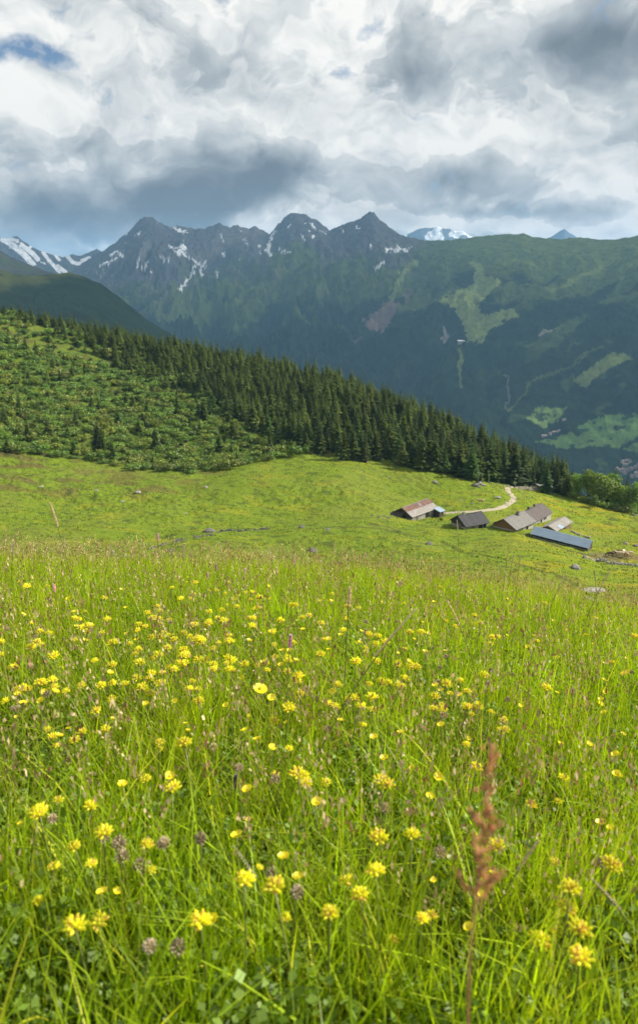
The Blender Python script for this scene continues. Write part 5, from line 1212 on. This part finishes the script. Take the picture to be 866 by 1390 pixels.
# heads one could point at, traced
for (u, v, lb) in [(125,1245,'big yellow vetch flower head low in the bottom left corner of the meadow'),(280,1253,'pale yellow vetch head near the bottom, left of the grey plantain spike'),(418,1243,'rounded yellow vetch head standing alone at the bottom centre'),(712,1246,'upper one of two yellow vetch heads right of the reddish sorrel near the bottom'),(710,1272,'lower one of two yellow vetch heads right of the reddish sorrel near the bottom'),(755,1256,'leftmost of three yellow vetch heads in the bottom right corner'),(786,1245,'topmost of three yellow vetch heads in the bottom right corner'),(780,1272,'lowest of three yellow vetch heads in the bottom right corner'),(768,1160,'yellow and orange vetch head with a pale bract beside the right edge grasses'),(664,1150,'yellow vetch head just behind the branches of the reddish sorrel'),
    (140,1132,'bright yellow vetch head between brown clover heads at lower left'),(80,1098,'yellow vetch head left of the brown clover heads at lower left'),(18,1098,'yellow vetch head at the left border of the lower meadow'),(512,1082,'largest yellow vetch head of the central group left of the sorrel'),(527,1106,'orange yellow vetch head at the lower right of the central group'),(490,1074,'pale pinkish yellow vetch head at the upper left of the central group'),(445,1080,'yellow vetch head just left of the central group'),(415,1050,'yellow vetch head above and left of the central group'),(278,1035,'cream yellow vetch head beside the purple spike'),(225,1085,'small yellow vetch head left of the purple spike')]:
    bloom('vetch_flower', VETCH, u, v, lb, 'flower', 'large vetch heads in the near meadow', h=random.choice([.19, .22, .25]), size=1.2)
for (u, v, lb) in [(332,1134,'shiny yellow buttercup above the grey plantain spike'),(355,1022,'orange yellow bud like buttercup in the centre left of the meadow'),(503,1006,'left one of a pair of yellow buttercups in the middle of the meadow'),(518,1011,'right one of a pair of yellow buttercups in the middle of the meadow'),(602,1049,'open yellow buttercup just left of the top of the reddish sorrel'),(424,1118,'yellow buttercup below the central vetch group'),(372,888,'small yellow buttercup in the middle distance of the meadow'),(140,922,'deep orange yellow buttercup in the left middle of the meadow'),(185,1078,'yellow buttercup seen from the side at left'),(222,1062,'upper small yellow buttercup in the left part of the near meadow'),(840,1047,'left of two yellow buttercups at the right border'),(857,1043,'right of two yellow buttercups at the right border'),(325,1083,'flat yellow buttercup left of the central vetch group'),(562,1000,'yellow buttercup right of the buttercup pair')]:
    bloom('buttercup', BUTT, u, v, lb, 'flower', 'buttercups in the near meadow', h=random.choice([.22, .25]), size=.9)
for (u, v, lb) in [(838,903,'round orange yellow hawkbit flower near the right border'),(385,944,'yellow hawkbit flower in the centre of the meadow'),(50,750,'yellow hawkbit flower against the pasture at the left crest of the meadow'),(803,858,'yellow hawkbit flower on a tall stem at the right part of the crest')]:
    bloom('hawkbit_flower', HAWK, u, v, lb, 'flower', 'hawkbit flowers', h=.28, size=1.1)
TR = [(115,840),(100,852),(227,842),(200,850),(120,847),(125,862),(172,875),(195,870),(205,882),(220,865),(242,862),(227,887),(172,907),(192,910),(227,914),(235,932),(175,930),(190,942),(265,935),(297,877),(320,897),(352,897),(382,942),(412,917),(270,897),(260,882),(300,900),(320,815),(340,815),(260,810),(410,835),(85,925),(52,862),(10,877),(27,795),(330,808),(311,822),(350,825),(290,830),(305,845),(500,925),(497,880),(550,905),(545,915),(510,870),(580,950),(640,950),(560,858),(668,862),(715,870),(600,965),(655,962),(675,990),(633,1020),(690,985),(640,845),(650,850),(455,945),(470,955),(120,1000),(60,985),(210,1010),(440,1060),(10,945),(30,930)]
zone_l = {0: ('yellow vetch head in the crowded flower patch left of centre in the middle distance', 'vetch heads left of centre'), 1: ('small yellow vetch head in the right half of the meadow in the middle distance', 'vetch heads at right'), 2: ('small yellow vetch head close to the far crest of the meadow', 'vetch heads near the crest'), 3: ('yellow vetch head in the near part of the meadow among green leaves', 'smaller vetch heads in the near meadow')}
def zone(u, v): return 3 if v > 985 else (2 if v < 815 else (0 if u < 440 else 1))
nv = 0
fill = []
for (u, v) in TR:
    for k in range(2): fill.append((u + random.gauss(0, 5)*k, v + random.gauss(0, 4)*k))
while len(fill) < 290:
    t = random.random()
    if t < .42: u, v = random.gauss(270, 120), random.gauss(868, 45)
    elif t < .62: u, v = random.gauss(560, 130), random.gauss(905, 55)
    elif t < .78: u, v = random.uniform(0, 866), random.uniform(785, 850)
    else: u, v = random.uniform(0, 866), random.uniform(960, 1310)
    if 0 < u < 866 and 785 + max(0, u-500)*.1 < v < 1385: fill.append((u, v))
for (u, v) in fill[:276]:
    lb, g = zone_l[zone(u, v)]; bloom('vetch_flower', VETCH, u, v, lb, 'flower', g, size=random.uniform(.65, 1.1) if v > 960 else random.uniform(.85, 1.4))
zone_b = {0: ('small yellow buttercup among grass left of centre in the middle distance', 'buttercups left of centre'), 1: ('small yellow buttercup among grass in the right half of the middle distance', 'buttercups at right'), 2: ('tiny yellow buttercup near the far crest of the meadow', 'buttercups near the crest'), 3: ('small yellow buttercup among leaves in the near part of the meadow', 'small buttercups in the near meadow')}
for i in range(120):
    u = random.uniform(0, 866); v = random.uniform(770 + max(0, u-450)*.13, 1000) if i < 98 else random.uniform(1000, 1300); lb, g = zone_b[zone(u, v)]; bloom('buttercup', BUTT, u, v, lb, 'flower', g, size=random.uniform(.55, .9) if v > 960 else random.uniform(.7, 1.1))
zone_c = {0: ('brown faded clover head among grass left of centre in the middle distance', 'faded clover left of centre'), 1: ('brown faded clover head among grass in the right half of the middle distance', 'faded clover at right'), 2: ('brown clover head sticking up near the far crest of the meadow', 'faded clover near the crest'), 3: ('brown faded clover head among leaves in the near part of the meadow', 'faded clover in the near meadow')}
for i in range(72):
    if i < 14: u, v = [(265,1135),(188,1165),(375,1190),(168,1150),(272,1128),(250,1140),(180,1158),(380,1205),(120,1120),(50,1105),(290,1020),(530,1095),(612,975),(640,940)][i]
    else: u = random.uniform(0, 866); v = random.uniform(770 + max(0, u-450)*.13, 960) if i < 62 else random.uniform(960, 1300)
    lb, g = zone_c[zone(u, v)]; bloom('clover_flower', CLOV, u, v, lb, 'flower', g, size=random.uniform(.7, 1.0))
for (u, v, k, lb) in [(295,766,1,'pink bistort spike at the crest left of centre, taller of two close together'),(281,776,0,'pale pink bistort spike just left of the tall pink one at the crest'),(403,757,1,'pink bistort spike on the crest in the centre'),(374,770,0,'small pink bistort spike on the crest left of the central one'),(213,723,2,'whitish pink bistort head standing high against the green pasture at left'),(78,792,0,'dull pink bistort spike at the left of the crest'),(330,772,0,'pale pink bistort spike between the two groups at the crest'),(386,862,1,'dusty pink bistort spike in the flower patch left of centre'),(496,752,1,'pink bistort spike on the crest right of the centre'),(540,788,0,'pale pink bistort spike in the right half of the crest')]:
    h = (.26, .32, .38)[k]*1.15; p = hit(u, v, h, .5, 12)
    if p is None: d = ray(u, v); q = 4.6/math.hypot(d[0], d[1]); p = d*q
    hz = p[2] - float(gz(p[0], p[1])); plant('bistort_flower', BIST[k], p[0], p[1], max(.6, min(2.0, hz/(.26, .32, .38)[k])), random.uniform(0, 6), lb, 'flower', 'pink bistort')
p = hit(315, 1052, .17, .4, 12); plant('purple_flower', spike_parts(.16, 31, .035, .006, M_PURP, False, .05), p[0], p[1], 1.06, 0, 'small purple flower spike among yellow flowers left of centre', 'flower', None)
# tall grasses that stand out one by one
def spike_at(u, v, r, L, rad, mat, lb, seed, bend=.12, rz=0.0, srad=.0012, kind='grass_stalk', cat='grass stalk', br=True):
    d = ray(u, v); q = r/math.hypot(d[0], d[1]); p = d*q; h = p[2] - float(gz(p[0], p[1])); bx = bend*h
    x, y = p[0] - math.cos(rz)*bx, p[1] - math.sin(rz)*bx; h = p[2] - float(gz(x, y))
    plant(kind, spike_parts(h, seed, L, rad, mat, br, bend, srad), x, y, 1, rz, lb, cat, 'grasses standing out of the meadow')
for a in [(69,682,3.1,.105,.0065,M_PALE,'tall pale foxtail grass spike standing highest at the left against the pasture',1,.12,3.3,.0016),
    (475,797,1.9,.055,.0070,M_PALE,'pale furry grass spike on a straight green stalk in the centre',2,.03,0,.0018),(579,824,1.6,.10,.0045,M_PALE,'long pale grass spike leaning to the upper right, right of centre',3,.55,.35,.0016),(607,815,2.4,.075,.005,M_PALE,'curved pale grass spike bending left, right of centre',4,.3,2.9,.0014),
    (318,1148,1.05,.055,.0042,M_GREY,'grey plantain spike leaning left in the lower centre',5,.35,3.0,.0020),(402,1158,1.02,.030,.0035,M_PINK,'pinkish bud on an upright stalk right of the plantain spike',6,.05,0,.0016),
    (738,1138,1.1,.045,.0045,M_PALE,'pale drooping grass spike near the sorrel on the right',7,.5,.4,.0012),(802,1192,1.0,.045,.0035,M_PALE,'small white drooping grass spike at lower right',8,.55,2.9,.0012),
    (690,745,5.2,.09,.006,M_PALE,'leftmost of three slim pale grass spikes seen against the pasture below the blue shed',9,.05,0,.0020),(697,752,5.0,.09,.006,M_PALE,'middle one of three slim pale grass spikes below the blue shed',10,.08,.3,.0020),(706,754,5.1,.08,.006,M_PALE,'rightmost of three slim pale grass spikes below the blue shed',11,.05,.6,.0020),
    (770,778,4.6,.09,.006,M_PALE,'pale grass spike leaning right on the right part of the crest',12,.3,.3,.0018),(830,776,4.8,.09,.007,M_PALE,'plump pale grass spike leaning right near the right border of the crest',13,.35,.3,.0018),(806,773,4.9,.07,.005,M_GREY,'thin grey grass spike between two pale ones at the right crest',14,.1,3,.0016),
    (620,706,4.0,.06,.005,M_GREY,'thin dark grass spike reaching up beside the second barn',15,.06,3,.0014),(535,745,4.3,.06,.005,M_PALE,'thin pale grass spike on the crest right of the centre',16,.1,0,.0014),(250,738,3.8,.07,.005,M_GREY,'slender grey grass spike on the crest in front of the dry stone wall',17,.08,.5,.0014),(298,736,3.9,.08,.005,M_PALE,'tall slender pale grass spike crossing the upper stone wall',18,.1,3,.0014),(150,740,3.6,.07,.005,M_PALE,'slender pale grass spike right of the tall foxtail',19,.12,.3,.0014),(20,735,3.6,.07,.005,M_GREY,'slender grey grass spike at the left border of the crest',20,.1,.3,.0014),(365,742,4.2,.07,.005,M_PALE,'slender pale grass spike on the crest left of the pink bistort',21,.1,2.8,.0014),(455,736,4.2,.07,.005,M_PALE,'slender pale grass spike on the crest just left of the centre boulder',22,.12,.4,.0014)]:
    spike_at(*a)
d = ray(650, 1012); q = .44/math.hypot(d[0], d[1]); p = d*q; x0, y0 = p[0] + .006, p[1]; h = p[2] - float(gz(x0, y0)); print('sorrel h', h)
plant('sorrel', sorrel_parts(h, 5), x0, y0, 1, .5, 'reddish brown branched sorrel stalk standing tall in the right foreground', 'wild plant', None)
